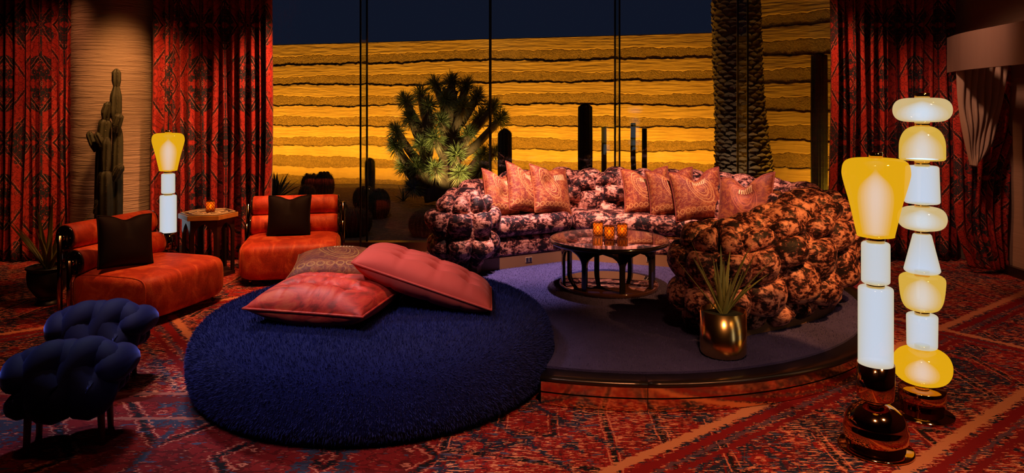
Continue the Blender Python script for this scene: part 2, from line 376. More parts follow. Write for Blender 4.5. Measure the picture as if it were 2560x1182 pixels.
M = {}
M['rug'] = m_rug(); M['curtain'] = m_curtain(); M['crushed'] = m_crushed(); M['orange'] = m_orange()
M['shag'] = m_shag('blue_shag', (.004, .006, .060), (.012, .018, .15)); M['fibre'] = simple('blue_fibre', (.011, .017, .155), .9, 0, 6, .5)
M['purple'] = m_shag('violet_carpet', (.026, .021, .085), (.105, .082, .25)); M['pfibre'] = simple('violet_fibre', (.095, .075, .23), .95, 0, 5, .5)
M['blackvel'] = m_velvet('black_velvet', (.004, .002, .002), (.014, .005, .004), 7, .04, (.6, .3, .25))
M['bluevel'] = m_velvet('navy_velvet', (.002, .002, .020), (.006, .007, .075), 6, 1.0, (.22, .28, 1))
M['coral'] = m_velvet('coral_felt', (.48, .060, .045), (.62, .11, .08), 4, .12, (1, .5, .4)); M['tiedye'] = m_tiedye()
M['plaster'] = m_plaster(); M['grass'] = m_grass()
M['wood'] = m_wood('moire_maple', (.34, .20, .14), (.42, .26, .18), .5, (1, 1, .12), 6)
M['darkwood'] = m_wood('dark_walnut', (.016, .007, .005), (.035, .014, .009), .3, (6, 6, 1))
M['stoolwood'] = m_wood('walnut_legs', (.09, .022, .010), (.16, .045, .018), .4, (8, 8, 1))
M['plinth'] = simple('brown_plinth', (.22, .11, .05), .45, 0, 3, .15)
M['blackmetal'] = simple('black_metal', (.012, .011, .011), .35, .6)
M['mullion'] = simple('black_mullion', (.008, .009, .011), .4)
M['bronze'] = simple('polished_bronze', (.62, .30, .13), .07, 1, 2, .1)
M['brass'] = simple('polished_brass', (.85, .55, .18), .08, 1)
M['brushed'] = simple('brushed_gold', (.88, .54, .18), .2, 1, 3, .08)
M['nosing'] = simple('dark_bronze_step', (.085, .055, .04), .28, .85, 4, .2)
M['gap'] = simple('shadow_gap', (.006, .004, .004), .6)
M['mirror'] = m_wood('copper_mirror_riser', (.80, .46, .26), (.92, .58, .34), .12, (1, 1, 1), 3)
M['mirror'].node_tree.nodes['Principled BSDF'].inputs['Metallic'].default_value = 1
M['lacquer'] = simple('brown_lacquer', (.055, .022, .016), .06, .0, 0, Coat_Weight=1.0, Coat_Roughness=.03, Specular_IOR_Level=.9)
M['glossblack'] = simple('black_lacquer', (.010, .008, .008), .12, 0, 0, Coat_Weight=.6)
M['glass'] = m_glass('window_glass', (.96, .97, .98), .035); M['fin'] = m_glass('fin_glass', (.86, .90, .88), .04)
M['opal'] = m_lit('lit_opal_glass', (1, .82, .46), .62, (.02, .30, .85), 13)
M['yellow'] = m_lit('amber_glass', (1, .50, .008), .84, (0, 0, 0), 0); M['yellow2'] = m_lit('honey_glass', (1, .60, .08), .74, (0, 0, 0), 0)
M['warmopal'] = m_lit('cream_glass', (1, .74, .34), .68, (0, 0, 0), 0); t = T('glowing_core'); t.t.links.new(t.sh('ShaderNodeEmission', Color=(.06, .42, .95, 1), Strength=3.1), t.out.inputs['Volume']); M['core'] = t.m
M['flame'] = m_emit('candle_flame', (1, .62, .08), 3.5)
M['soil'] = simple('dark_soil', (.03, .035, .015), .95, 0, 40, .5, .6)
M['aloe'] = simple('aloe_leaf', (.36, .36, .09), .45, 0, 9, .25); M['agave'] = simple('agave_leaf', (.06, .10, .07), .5, 0, 7, .25)
M['pot'] = simple('black_ceramic', (.010, .010, .010), .35)
M['cactus'] = simple('cactus_skin', (.065, .054, .018), .7, 0, 14, .4, .3); M['gcactus'] = simple('garden_cactus', (.045, .050, .028), .8, 0, 12, .4)
M['pale'] = simple('reflection_pale_cactus', (.30, .32, .26), .8, 0, 12, .2); M['spine'] = simple('cactus_spines', (.20, .14, .07), .8)  # the pale tone is a reflection put into the cactus colour
M['yucca'] = simple('yucca_leaf', (.22, .24, .07), .5, 0, 5, .3); M['thatch'] = simple('yucca_dry_leaf', (.58, .42, .17), .8, 0, 6, .3)
M['bark'] = simple('yucca_bark', (.13, .075, .035), .95, 0, 16, .5, .8); M['palm'] = simple('palm_bark', (.20, .15, .11), .95, 0, 20, .45, .8)
M['smooth'] = m_earth('rammed_earth_smooth', (.40, .24, .10), (.66, .45, .20), False); M['rough'] = m_earth('rammed_earth_rough', (.10, .055, .022), (.66, .42, .19), True)
M['gravel'] = m_gravel()
M['lining'] = simple('cream_lining', (.55, .36, .24), .7, 0, 5, .1); M['ceiling'] = simple('dark_ceiling', (.05, .035, .03), .9)
M['wallpaint'] = simple('brown_wall', (.10, .05, .03), .9); M['sill'] = simple('bronze_sill', (.16, .055, .02), .35, .3)
M['steel'] = simple('steel_clip', (.6, .6, .62), .25, 1); M['white'] = simple('outlet_white', (.45, .33, .22), .4); M['inlay'] = simple('bone_inlay', (.75, .55, .28), .4)
M['hextop'] = simple('dark_inlay_top', (.05, .035, .03), .25, 0, 0, Coat_Weight=.5); M['hexgold'] = m_wood('amber_wood', (.40, .17, .03), (.62, .30, .06), .25)
M['chrome'] = simple('dark_chrome', (.30, .16, .09), .12, 1)

# ------------------------------------------------------------------ the setting
fl = MB(); fl.grid(lambda u, v: (-6.6 + 11.5 * u, -3.2 + 11.35 * v, 0), 4, 4); tag(fl.build('floor', M['rug'], smooth=False), 'red persian patterned wall to wall carpet', None, None, 'structure')
def slab(name, x0, x1, y0, y1, z0, z1, mat):
    b = MB(); b.box(x0, x1, y0, y1, z0, z1); return tag(b.build(name, mat, smooth=False), None, None, None, 'structure')
slab('ceiling', -6.7, 5.0, -3.3, 8.3, 3.62, 3.75, M['ceiling'])
slab('wall_left', -6.75, -6.6, -3.2, 8.2, 0, 3.62, M['wallpaint']); slab('wall_right', 4.85, 5.0, -3.2, 8.2, 0, 3.62, M['grass'])
slab('wall_front', -6.6, 4.85, -3.35, -3.2, 0, 3.62, M['wallpaint'])
slab('wall_back_left', -6.6, -3.0, 8.08, 8.24, 0, 3.62, M['wallpaint']); slab('wall_back_right', 4.05, 4.85, 8.08, 8.24, 0, 3.62, M['wallpaint'])
slab('baseboard_right', 4.80, 4.85, -3.2, 7.3, 0, .09, M['darkwood'])
# round plaster column
cb = MB(); prof = []
for i in range(73):
    z = 3.62 * i / 72; prof.append((.385 + .012 * (1 - z / 3.6) + .0035 * sin(i * 2.4) + .002 * sin(i * 5.1), z))
cb.lathe(prof, 64); tag(cb.build('column', M['plaster'], loc=(-4.33, 7.66, 0)), 'round column with combed beige plaster behind the tall indoor cactus', None, None, 'structure')
# glazing: one window per bay with its pane, glass fin and rails
YG = 8.05; mull = [-2.96, -1.655, -.243, 1.175, 2.575, 4.05]
for i in range(5):
    x0, x1 = mull[i], mull[i + 1]
    e = tag(empty('window_%d' % (i + 1), (x0, YG, 0)), 'tall frameless window bay towards the desert garden', None, None, 'structure')
    w_ = x1 - x0
    b = MB(); b.box(.004, w_ - .004, -.006, .006, .10, 3.6); b.build('glass_pane', M['glass'], e, False)
    b = MB(); b.box(0, w_, -.07, .05, 0, .10); b.build('window_sill', M['sill'], e, False)
    b = MB(); b.box(.0, w_, -.05, .05, 3.55, 3.62); b.build('top_rail', M['mullion'], e, False)
    if i:
        b = MB(); b.box(-.010, .010, -.005, .014, .1, 3.55); b.build('silicone_joint', M['mullion'], e, False)
        b = MB(); b.box(-.008, .008, -.33, -.012, .06, 3.55); b.build('glass_fin', M['fin'], e, False)
        b = MB(); b.box(-.009, .009, -.342, -.328, .03, 3.55); b.build('fin_edge', M['mullion'], e, False)
        b = MB(); b.box(-.03, .03, -.36, -.05, .0, .012); b.box(-.028, -.016, -.35, -.22, .012, .07); b.build('fin_shoe', M['steel'], e, False)

# ------------------------------------------------------------------ garden: ground and rammed earth walls
def gz(x, y):
    t = max(0, min(1, (y - 8.6) / 3.6)); t = t * t * (3 - 2 * t)
    return .03 + t * (.21 - .03 * max(-6, min(5, x)) * .15) + .025 * sin(x * 2.1 + y) * t
g = MB(); g.grid(lambda u, v: (-11 + 19 * u, 8.25 + 7 * v, gz(-11 + 19 * u, 8.25 + 7 * v)), 60, 30)
tag(g.build('ground', M['gravel']), 'dark desert gravel rising towards the garden wall', None, None, 'structure')
def earth_wall(name, A, B, ztop, period, zfirst, label):
    A, B = Vector((*A, 0)), Vector((*B, 0)); L = (B - A).length; d = (B - A) / L; nrm = Vector((d.y, -d.x, 0))   # nrm faces the room
    root = tag(empty(name, A), label, None, None, 'structure')
    rnd = random.Random(name); k = 0
    def edge(seed):
        r = random.Random(str(seed)); ph = [r.uniform(0, 6.28) for _ in range(7)]
        return lambda s: sum(a * sin(f * s + p) for a, f, p in zip((.014, .010, .007, .006, .006, .005, .005), (.9, 2.1, 4.3, 9.5, 21, 43, 77), ph)) * 1.0
    zs = []; z = zfirst
    bounds = [(ztop, None)]
    while z > -.2:
        bounds.append((z, edge((name, k, 0)))); bounds.append((z - period * .47, edge((name, k, 1)))); z -= period; k += 1
    bounds.append((-.25, None))
    n = max(40, int(L * 22))
    for i in range(len(bounds) - 1):
        (z1, e1), (z0, e0) = bounds[i], bounds[i + 1]; rough = (i % 2 == 1)
        b = MB(); rows = 6; out = .035 if rough else 0
        r = random.Random(name + str(i)); 
        def fn(u, v, e0=e0, e1=e1, z0=z0, z1=z1, rough=rough):
            s = u * L; zz0 = z0 + (e0(s) if e0 else 0); zz1 = z1 + (e1(s) if e1 else 0)
            if v < .12: q, o = 0, -.025
            elif v > .88: q, o = 1, -.025
            else: q = (v - .2) / .6; q = max(0, min(1, q)); o = (-.006 + .014 * q if rough else .014)
            if rough and 0 <= v <= 1: o += r.uniform(-.007, .007)
            p = d * s + nrm * o; return (p.x, p.y, zz0 + (zz1 - zz0) * q)
        b.grid(fn, n, 8); b.build('earth_layer', M['rough'] if rough else M['smooth'], root)
    b = MB(); 
    for (s0, s1) in ((0, L),):
        q = [d * s0 - nrm * .02, d * s1 - nrm * .02, d * s1 - nrm * .4, d * s0 - nrm * .4]
        b.add([(p.x, p.y, z) for z in (-.25, ztop) for p in q], [(0, 1, 2, 3), (4, 5, 6, 7), (0, 1, 5, 4), (1, 2, 6, 5), (2, 3, 7, 6), (3, 0, 4, 7)])
    b.build('wall_core', M['smooth'], root, False)
dx, dy = 3.14 + 4.49, 11.1 - 13.2
earth_wall('wall_garden_far', (-4.49 - dx * .7, 13.2 - dy * .7), (-4.49 + dx * 1.03, 13.2 + dy * 1.03), 2.81, .372, 2.60, 'long rammed earth wall in ochre layers with night sky above')
earth_wall('wall_garden_near', (3.12, 9.98), (5.6, 7.75 + .35), 4.2, .385, 3.68, 'taller rammed earth wall in ochre layers right of the palm trunk')

# ------------------------------------------------------------------ platform
PX, PY, HP = .77, 5.72, .17
OX, OY, OR = -.8226, 4.333, 1.078           # the round pouf
def notch_circle(R, cut):
    """plan outline of the round platform with the pouf's circle cut out (in platform coordinates)"""
    cx, cy = OX - PX, OY - PY; N = 400
    pts = [(R * cos(2 * pi * i / N), R * sin(2 * pi * i / N)) for i in range(N)]
    ins = [hypot(x - cx, y - cy) < cut for x, y in pts]
    k = next(i for i in range(N) if ins[i - 1] and not ins[i]); seq = [pts[(k + i) % N] for i in range(N) if not ins[(k + i) % N]]
    a0 = atan2(seq[-1][1] - cy, seq[-1][0] - cx); a1 = atan2(seq[0][1] - cy, seq[0][0] - cx)
    while a1 > a0: a1 -= 2 * pi
    if a0 - a1 > pi * 1.6: a1 += 2 * pi
    m = 50
    arc = [(cx + cut * cos(a0 + (a1 - a0) * i / m), cy + cut * sin(a0 + (a1 - a0) * i / m)) for i in range(1, m)]
    return seq, arc
plat = tag(empty('platform', (PX, PY, 0)), 'low round platform with copper mirrored riser and violet carpet under the sofa', 'platform')
RC, RN = 1.865, 2.0
s_, a_ = notch_circle(RC, OR + .005); prism('carpet', s_ + a_, .135, HP, M['purple'], plat)
s_, a_ = notch_circle(RN - .03, OR + .01); prism('platform_core', s_ + a_, 0, .133, M['gap'], plat)
# the rim and the two riser bands are made of curved lengths that butt at seams
seq, _ = notch_circle(RN, OR + .01)
A0 = atan2(seq[0][1], seq[0][0]); A1 = atan2(seq[-1][1], seq[-1][0])
while A1 < A0: A1 += 2 * pi
seam = atan2(4.0 - 5.72 - .19, .70 - .77 + .02)                              # seam seen on the step
cuts = sorted({A0, A1} | {a for a in [seam + 2 * pi * k / 7 + 2 * pi * j for k in range(7) for j in (-1, 0, 1)] if A0 + .05 < a < A1 - .05})
def ringseg(name, prof, mat, a0, a1, hard=False):
    if hard:
        b = MB(); m = max(8, int((a1 - a0) * 60))
        for p, q in zip(prof, prof[1:] + prof[:1]): b.lathe([p, q], m, (0, 0), a0 + .0008, a1 - .0008)
        return b.build(name, mat, plat)
    b = MB(); b.lathe(prof + [prof[0]], max(8, int((a1 - a0) * 30)), (0, 0), a0 + .0008, a1 - .0008); n = len(prof) + 1; m = max(8, int((a1 - a0) * 30))
    b.F.append(tuple(range(n - 1))); b.F.append(tuple(m * n + i for i in range(n - 1))[::-1])
    o = b.build(name, mat, plat); 
    return o
def rimprof():
    p = [(RC + .002, .10), (RC + .002, .158), (RN - .02, .163)]
    for i in range(7): a = pi / 2 - pi * i / 6; p.append((RN - .006 + .016 * cos(a), .147 + .016 * sin(a)))
    return p + [(RN - .04, .131), (RN - .04, .10)]
for a, b in zip(cuts[:-1], cuts[1:]):
    ringseg('rim', rimprof(), M['nosing'], a, b)
    ringseg('riser_band', [(RN - .03, .076), (RN - .012, .076), (RN - .012, .130), (RN - .03, .130)], M['mirror'], a, b, True)
    ringseg('riser_band', [(RN - .03, .004), (RN - .012, .004), (RN - .012, .068), (RN - .03, .068)], M['mirror'], a, b, True)

# ------------------------------------------------------------------ pouf
def fibres(name, sampler, n, length, width, mat, parent, seed=1, spread=.8):
    r = random.Random(seed); V = []; F = []
    for i in range(n):
        p, nn = sampler(r)
        t = Vector((r.uniform(-1, 1), r.uniform(-1, 1), r.uniform(-1, 1))); t = (t - nn * t.dot(nn)); t.normalize()
        d = (nn + t * r.uniform(0, spread)); d.normalize(); s = nn.cross(d); 
        if s.length < .01: s = t
        s.normalize(); l = length * r.uniform(.6, 1.2); k = len(V)
        V += [tuple(p - s * width - nn * .003), tuple(p + s * width - nn * .003), tuple(p + d * l)]; F.append((k, k + 1, k + 2))
    o = mk(name, V, F, mat, parent, False); o['kind'] = 'stuff'; return o
pf = tag(empty('pouf', (OX, OY, 0)), 'huge round navy shag pouf beside the platform with three cushions on it', 'pouf')
PH = .43
def pprof(t):     # t 0 bottom .. 1 centre of top
    pts = [(.86, .0), (.93, .02), (.985, .075), (1.0, .17), (.99, .26), (.955, .335), (.88, .39), (.76, .418), (.5, .43), (.25, .433), (0.0001, .433)]
    k = min(int(t * 10), 9); f = t * 10 - k; return (pts[k][0] * (1 - f) + pts[k + 1][0] * f) * OR * .99, (pts[k][1] * (1 - f) + pts[k + 1][1] * f)
_pp = [(pprof(.0)[0], 0)] + [tuple(v) for v in [(p.x, p.z) for p in spline([(pprof(i / 10)[0], 0, pprof(i / 10)[1]) for i in range(11)], 60)]]
b = MB(); b.lathe(_pp, 120); b.build('cushion_body', M['shag'], pf)
import bisect
_cum = [0]
for i in range(1, len(_pp)): _cum.append(_cum[-1] + hypot(_pp[i][0] - _pp[i - 1][0], _pp[i][1] - _pp[i - 1][1]) * max(.02, (_pp[i][0] + _pp[i - 1][0])))
def psamp(r):
    q = r.random() * _cum[-1]; i = min(max(1, bisect.bisect(_cum, q)), len(_pp) - 1); f = (q - _cum[i - 1]) / max(1e-9, _cum[i] - _cum[i - 1])
    a, c = _pp[i - 1], _pp[i]; rr = a[0] + (c[0] - a[0]) * f; zz = a[1] + (c[1] - a[1]) * f; th = r.random() * 2 * pi
    nr, nz = (c[1] - a[1]), -(c[0] - a[0]); l = hypot(nr, nz) or 1; nr /= l; nz /= l
    return Vector((rr * cos(th), rr * sin(th), max(zz, .006))), Vector((nr * cos(th), nr * sin(th), nz))
fibres('shag_pile', psamp, 90000, .020, .0022, M['fibre'], pf, 3)
poly, _n = notch_circle(RC - .01, OR + .02)
def csamp(r):
    while True:
        a = r.random() * 2 * pi; rr = sqrt(r.random()) * (RC - .008); x, y = rr * cos(a), rr * sin(a)
        if hypot(x - (OX - PX), y - (OY - PY)) > OR + .015: return Vector((x, y, HP)), Vector((0, 0, 1))
fibres('carpet_pile', csamp, 70000, .010, .0022, M['pfibre'], plat, 5)

# ------------------------------------------------------------------ pillows
def pillow(name, w, h, t, mat, parent=None, tufts=(), chop=0, ear=.10, seed=0, n=26, power=3.0, pipe=None, dent=None, flop=0):
    """soft square cushion in its own x (width), z (height) plane, y is thickness; returns the parts' parent"""
    r = random.Random(seed); ph = [r.uniform(0, 6.28) for _ in range(6)]
    def outline(x, y):
        X = x * (1 - ear * (1 - abs(y) ** 2.2)); Y = y * (1 - ear * (1 - abs(x) ** 2.2))
        if chop and y > 0: Y -= chop * y ** 1.5 * exp(-(x / .36) ** 2)
        return X * w / 2, Y * h / 2
    def thick(x, y):
        q = max(0, (1 - abs(x) ** power) * (1 - abs(y) ** power)) ** .55
        q *= 1 + .07 * sin(3 * x + ph[0]) * sin(2.6 * y + ph[1])
        if chop: q *= 1 - .55 * max(0, y) * exp(-(x / .2) ** 2)
        for (tx, ty) in tufts:
            dd = hypot(x - tx, y - ty); q *= 1 - .66 * exp(-(dd / .085) ** 2) - .20 * exp(-(dd / .25) ** 2)
        if tufts:
            xs = sorted({a for a, _ in tufts}); ys = sorted({c for _, c in tufts})
            for a in xs: q *= 1 - .10 * exp(-((x - a) / .03) ** 2)
            for a in ys: q *= 1 - .10 * exp(-((y - a) / .03) ** 2)
        if dent: q *= 1 - dent[3] * exp(-((x - dent[0]) ** 2 + (y - dent[1]) ** 2) / dent[2] ** 2)
        return q * t / 2
    def bendy(x, y): return flop * (x * x * .5 + y * .3 * x)
    m = MB()
    for side in (-1, 1):
        m.grid(lambda u, v: (lambda x, y: (*((outline(x, y)[0],)), side * thick(x, y) + bendy(x, y), outline(x, y)[1]))(2 * u - 1, 2 * v - 1), n, n)
    bm = bmesh.new(); me = bpy.data.meshes.new(name); me.from_pydata(m.V, [], m.F)
    ul = me.uv_layers.new(name='UVMap')
    for lp in me.loops: ul.data[lp.index].uv = m.U[lp.vertex_index]
    bm.from_mesh(me); bmesh.ops.remove_doubles(bm, verts=bm.verts, dist=.0004); bmesh.ops.recalc_face_normals(bm, faces=bm.faces); bm.to_mesh(me); bm.free()
    me.polygons.foreach_set('use_smooth', [True] * len(me.polygons)); me.materials.append(mat)
    o = link(bpy.data.objects.new('cover', me)); o.parent = parent
    ring = []
    for k in range(4 * n):
        s = k / n; i = int(s); f = s - i
        x, y = [(-1 + 2 * f, -1), (1, -1 + 2 * f), (1 - 2 * f, 1), (-1, 1 - 2 * f)][i]
        X, Y = outline(x, y); ring.append((X, bendy(x, y), Y))
    ring.append(ring[0]); ring.append(ring[1])
    p = MB(); p.tube(ring, .0065, 6, False); p.build('piping', pipe or mat, parent)
    for (tx, ty) in tufts:
        X, Y = outline(tx, ty); bb = MB(); yy = -thick(tx, ty)
        bb.grid(lambda u, v: (X + .014 * cos(2 * pi * u) * sin(pi / 2 * v), yy - .003 - .006 * cos(pi / 2 * v), Y + .014 * sin(2 * pi * u) * sin(pi / 2 * v)), 8, 3, cu=True)
        bb.build('tuft_button', mat, o)
    return o
def cushion(name, loc, rot, w, h, t, mat, label, group=None, **k):
    e = empty(name, loc, 0, label, 'cushion', group); e.rotation_euler = rot; pillow(name, w, h, t, mat, e, **k); return e

# flat floor cushions on the pouf: local -y is the visible upper face once laid down (rot x = -90)
TF = [(-.5, -.42), (0, -.42), (.5, -.42), (-.5, .42), (0, .42), (.5, .42)]
cushion('floor_cushion', (-1.05, 4.02, .530), Euler((radians(-90 + 1), 0, radians(-13))), .70, .58, .25, M['tiedye'], 'marbled bright red tufted cushion lying flat on the navy pouf', tufts=[(-.45, -.3), (.05, -.3), (.5, -.3), (-.45, .35), (.05, .35), (.5, .35)], ear=.015, seed=3, n=44)
e = cushion('floor_cushion', (-.52, 4.29, .590), Euler((0, 0, 0)), .83, .64, .25, M['coral'], 'coral pink felt cushion with tufted buttons leaning over the red cushion', tufts=[(-.4, -.42), (.12, -.42), (.6, -.42), (-.4, .05), (.12, .05), (.6, .05), (-.4, .5), (.12, .5), (.6, .5)], ear=.0, seed=5, n=44)
e.rotation_euler = (Matrix.Rotation(radians(1), 3, 'Z') @ Matrix.Rotation(radians(19), 3, 'Y') @ Matrix.Rotation(radians(-90 - 3), 3, 'X')).to_euler()
e = cushion('floor_cushion', (-1.22, 4.93, .515), Euler((radians(-90 + 6), radians(0), radians(8))), .60, .52, .20, m_paisley(.9, (.16, .016, .008), (.34, .075, .015), (.48, .20, .04)), 'red and yellow paisley cushion lying behind the marbled red one', ear=.05, seed=8)

# ------------------------------------------------------------------ sofa
sofa = tag(empty('sofa', (PX, PY, HP)), 'curved sofa of puffed crushed brown velvet wrapping round the coffee table', 'sofa')
RS = 1.40; HW = .285; HH = .345; ZC = .425
SA0, SA1 = radians(-63), radians(155)
def prof(th):
    c, s_ = cos(th), sin(th); e = .72
    return (math.copysign(abs(c) ** e, c) * HW, math.copysign(abs(s_) ** e, s_))
def hfac(a):        # arms are lower than the back
    d = min(a - SA0, SA1 - a); return .80 + .20 * max(0, min(1, d / .75))
def rs(a):
    f = lambda x: (lambda q: q * q * (3 - 2 * q))(max(0, min(1, 1 - x)))
    return 1.555 - .285 * f((a - SA0) / .95) - .23 * f((SA1 - a) / .38)
def S_body(a, th):
    p, q = prof(th); k = hfac(a); zb = ZC - HH
    r = rs(a) + p; return Vector((r * cos(a), r * sin(a), zb + (ZC + q * HH - zb) * k))
def S_cap(end, phi, th):
    a = SA0 if end == 0 else SA1; c = Vector((rs(a) * cos(a), rs(a) * sin(a), 0)); p, q = prof(th); k = hfac(a); zb = ZC - HH
    rad = Vector((cos(a), sin(a), 0)); tan = Vector((-sin(a), cos(a), 0)) * (-1 if end == 0 else 1)
    d = rad * cos(phi) + tan * sin(phi); return c + d * p + Vector((0, 0, zb + (ZC + q * HH - zb) * k))
def puff(S, u0, u1, v0, v1, horiz, rnd, h=.070, flip=1, n=10):
    m = MB(); jit = [rnd.uniform(-.03, .03) for _ in range(4)]; hh = h * rnd.uniform(.85, 1.18)
    du, dv = (u1 - u0), (v1 - v0); eu, ev = (.02, .0) if horiz else (.0, .02)
    u0 -= du * eu; u1 += du * eu; v0 -= dv * ev; v1 += dv * ev
    def fn(a, b_):
        s, t = 2 * a - 1, 2 * b_ - 1
        # rounded parameter spacing so that the rims curl under
        s2, t2 = sin(s * pi / 2), sin(t * pi / 2)
        u = u0 + du * (a if False else (s2 + 1) / 2) * (1 + 2 * eu); v = v0 + dv * (t2 + 1) / 2 * (1 + 2 * ev)
        e = .004; p = S(u, v); nn = ((S(u + e, v) - p).cross(S(u, v + e) - p)) * flip
        nn = nn.normalized() if nn.length > 1e-12 else Vector((0, 0, 1))
        if horiz: f = sqrt(max(0, 1 - t2 * t2)) * (max(0, 1 - abs(s2) ** 2.8)) ** .5
        else: f = sqrt(max(0, 1 - s2 * s2)) * (max(0, 1 - abs(t2) ** 2.8)) ** .5
        f *= 1 + .08 * sin(3 * s + jit[0] * 90) * sin(2 * t + jit[1] * 90)
        q = p + nn * (-.045 + (hh + .045) * f); return tuple(q)
    m.grid(fn, n, n); return m
rnd = random.Random(11)
TH = [radians(x) for x in (-84, -42, -2, 36, 68, 112, 144, 178, 212)]
NC = 22; da = (SA1 - SA0) / NC
for i in range(NC):
    for j in range(len(TH) - 1):
        off = (.25 if j % 2 else -.25) * da * .7; dth = radians(7 if i % 2 else -7) * (0 if i in (0, NC - 1) else 1)
        a0 = SA0 + i * da + off; a1 = a0 + da
        if i == 0: a0 = SA0
        if i == NC - 1: a1 = SA1
        puff(S_body, a0, a1, TH[j] + (dth if j else 0), TH[j + 1] + dth, (i + j) % 2 == 0, rnd, flip=1).build('puff', M['crushed'], sofa)
for end in (0, 1):
    fl_ = 1 if end == 0 else -1
    for c in range(4):
        for j in range(4):
            th0, th1 = TH[j], (TH[j + 1] if j < 3 else radians(89))
            puff(lambda u, v: S_cap(end, u, v), pi * c / 4, pi * (c + 1) / 4, th0, th1, (c + j) % 2 == 0, rnd, flip=(-1 if end == 0 else 1), n=10).build('puff', M['crushed'], sofa)
core = MB(); core.grid(lambda u, v: tuple((lambda p: p)(Vector(S_body(SA0 + (SA1 - SA0) * u, radians(-80 + 340 * v))) * 1.0)), 60, 24)
for o_ in (0, 1): core.grid(lambda u, v: tuple(S_cap(o_, pi * u, radians(-80 + 168 * v))), 14, 14)
for i, v in enumerate(core.V):
    r = hypot(v[0], v[1]); a = atan2(v[1], v[0]); k = (rs(a) + (r - rs(a)) * .93) / r; core.V[i] = (v[0] * k, v[1] * k, ZC + (v[2] - ZC) * .93)
core.build('upholstery_core', M['crushed'], sofa)
# seats, aprons and plinths: straight sections that follow the inside
FR = [(-1.08, .49), (-.19, 1.00), (.92, .60), (1.02, -.36), (.55, -1.06)]
def inset(p, r): a = atan2(p[1], p[0]); return (r * cos(a), r * sin(a))
def grow(p, k): l = hypot(*p); return (p[0] * (l + k) / l, p[1] * (l + k) / l)
for i in range(4):
    A, B_ = FR[i], FR[i + 1]; bA, bB = inset(A, 1.46), inset(B_, 1.46); mid = atan2(A[1] + B_[1], A[0] + B_[0]); bm_ = (1.46 * cos(mid), 1.46 * sin(mid))
    def shr(p, q, k=.006): l = hypot(q[0] - p[0], q[1] - p[1]); return (p[0] + (q[0] - p[0]) / l * k, p[1] + (q[1] - p[1]) / l * k)
    quad = lambda g_: [shr(grow(A, g_), grow(B_, g_)), shr(grow(B_, g_), grow(A, g_)), bB, bm_, bA]
    prism('plinth', [grow(p, 0) for p in (A, B_)] + [bB, bm_, bA], 0, .105, M['plinth'], sofa)
    o = prism('apron', quad(-.012), .105, .275, M['crushed'], sofa, .028, 3)
    # puffed seat cushion
    bm = bmesh.new(); q = quad(-.05)
    vs = [bm.verts.new((x, y, .275)) for x, y in q]; f = bm.faces.new(vs); ex = bmesh.ops.extrude_face_region(bm, geom=[f])
    bmesh.ops.translate(bm, vec=(0, 0, .185), verts=[v for v in ex['geom'] if isinstance(v, bmesh.types.BMVert)])
    bmesh.ops.bevel(bm, geom=list(bm.edges), offset=.075, segments=5, profile=.5, affect='EDGES')
    mkbm('seat_cushion', bm, M['crushed'], sofa)
# plinth under the back, with sockets let into the front
b = MB(); SB = [(-.17, 0), (.17, 0), (.17, .12), (-.17, .12)]
b.grid(lambda u, v: (lambda a, q: ((rs(a) + q[0]) * cos(a), (rs(a) + q[0]) * sin(a), q[1]))(SA0 - .10 + (SA1 - SA0 + .16) * u, SB[round(v * 4) % 4]), 60, 4)
b.F.append((0, 1, 2, 3)); k = 60 * 5; b.F.append((k + 3, k + 2, k + 1, k)); b.build('plinth', M['plinth'], sofa, False)
for i, t_ in ((0, .52), (1, .62)):
    A, B_ = Vector((*FR[i], 0)), Vector((*FR[i + 1], 0)); d = (B_ - A).normalized(); p = A + (B_ - A) * t_; nn = Vector((-d.y, d.x, 0)); nn = nn if nn.dot(-p) > 0 else -nn
    def pl(name, mt, w0, w1, h0, h1, dd, par):
        m = MB(); V = []
        for y in (0, dd):
            for (x, z) in ((w0, h0), (w1, h0), (w1, h1), (w0, h1)): q = p + d * x + nn * y; V.append((q.x, q.y, z))
        m.add(V, [(0, 1, 2, 3), (4, 5, 6, 7), (0, 1, 5, 4), (1, 2, 6, 5), (2, 3, 7, 6), (3, 0, 4, 7)]); return m.build(name, mt, par, False)
    op = pl('outlet_plate', M['white'], -.034, .034, .034, .078, .004, sofa)
    pl('socket', M['glossblack'], -.030, -.003, .038, .074, .006, op); pl('socket', M['glossblack'], .003, .030, .038, .074, .006, op)

# throw cushions on the sofa
def throw(px, py, pz, yaw, tilt, roll, w, mat, label, group=None, **k):
    e = empty('throw_cushion', (px, py, pz), 0, label, 'cushion', group)
    e.rotation_euler = (Matrix.Rotation(radians(yaw), 3, 'Z') @ Matrix.Rotation(radians(tilt), 3, 'X') @ Matrix.Rotation(radians(roll), 3, 'Y')).to_euler()
    pillow('throw_cushion', w, w, .17, mat, e, **k); return e
zs = HP + .455
pm = [m_paisley(s) for s in (.13, .47, .71, .95)]
pm2 = m_paisley(.32, (.13, .012, .007), (.30, .08, .012), (.36, .09, .04))
throw(-.10, 6.56, zs + .195, 46, -20, 12, .43, pm[0], 'orange paisley throw cushion next to the sofa end, its crease low at the front', chop=.25, ear=.07, seed=1, dent=(-.2, -.25, .3, .35))
throw(.13, 6.68, zs + .225, 46, -20, 14, .47, pm[1], 'red and cream paisley throw cushion standing between two orange ones', chop=.20, ear=.07, seed=2)
throw(.37, 6.76, zs + .205, 42, -20, 10, .47, pm[2], 'orange throw cushion with a deep dark fold and pale bars', chop=.12, ear=.07, seed=3, dent=(-.35, .25, .35, .6))
throw(1.28, 6.73, zs + .205, -6, -20, -4, .45, pm[1], 'rust throw cushion with pale bars, half covered by ringed ones', chop=.34, ear=.08, seed=4)
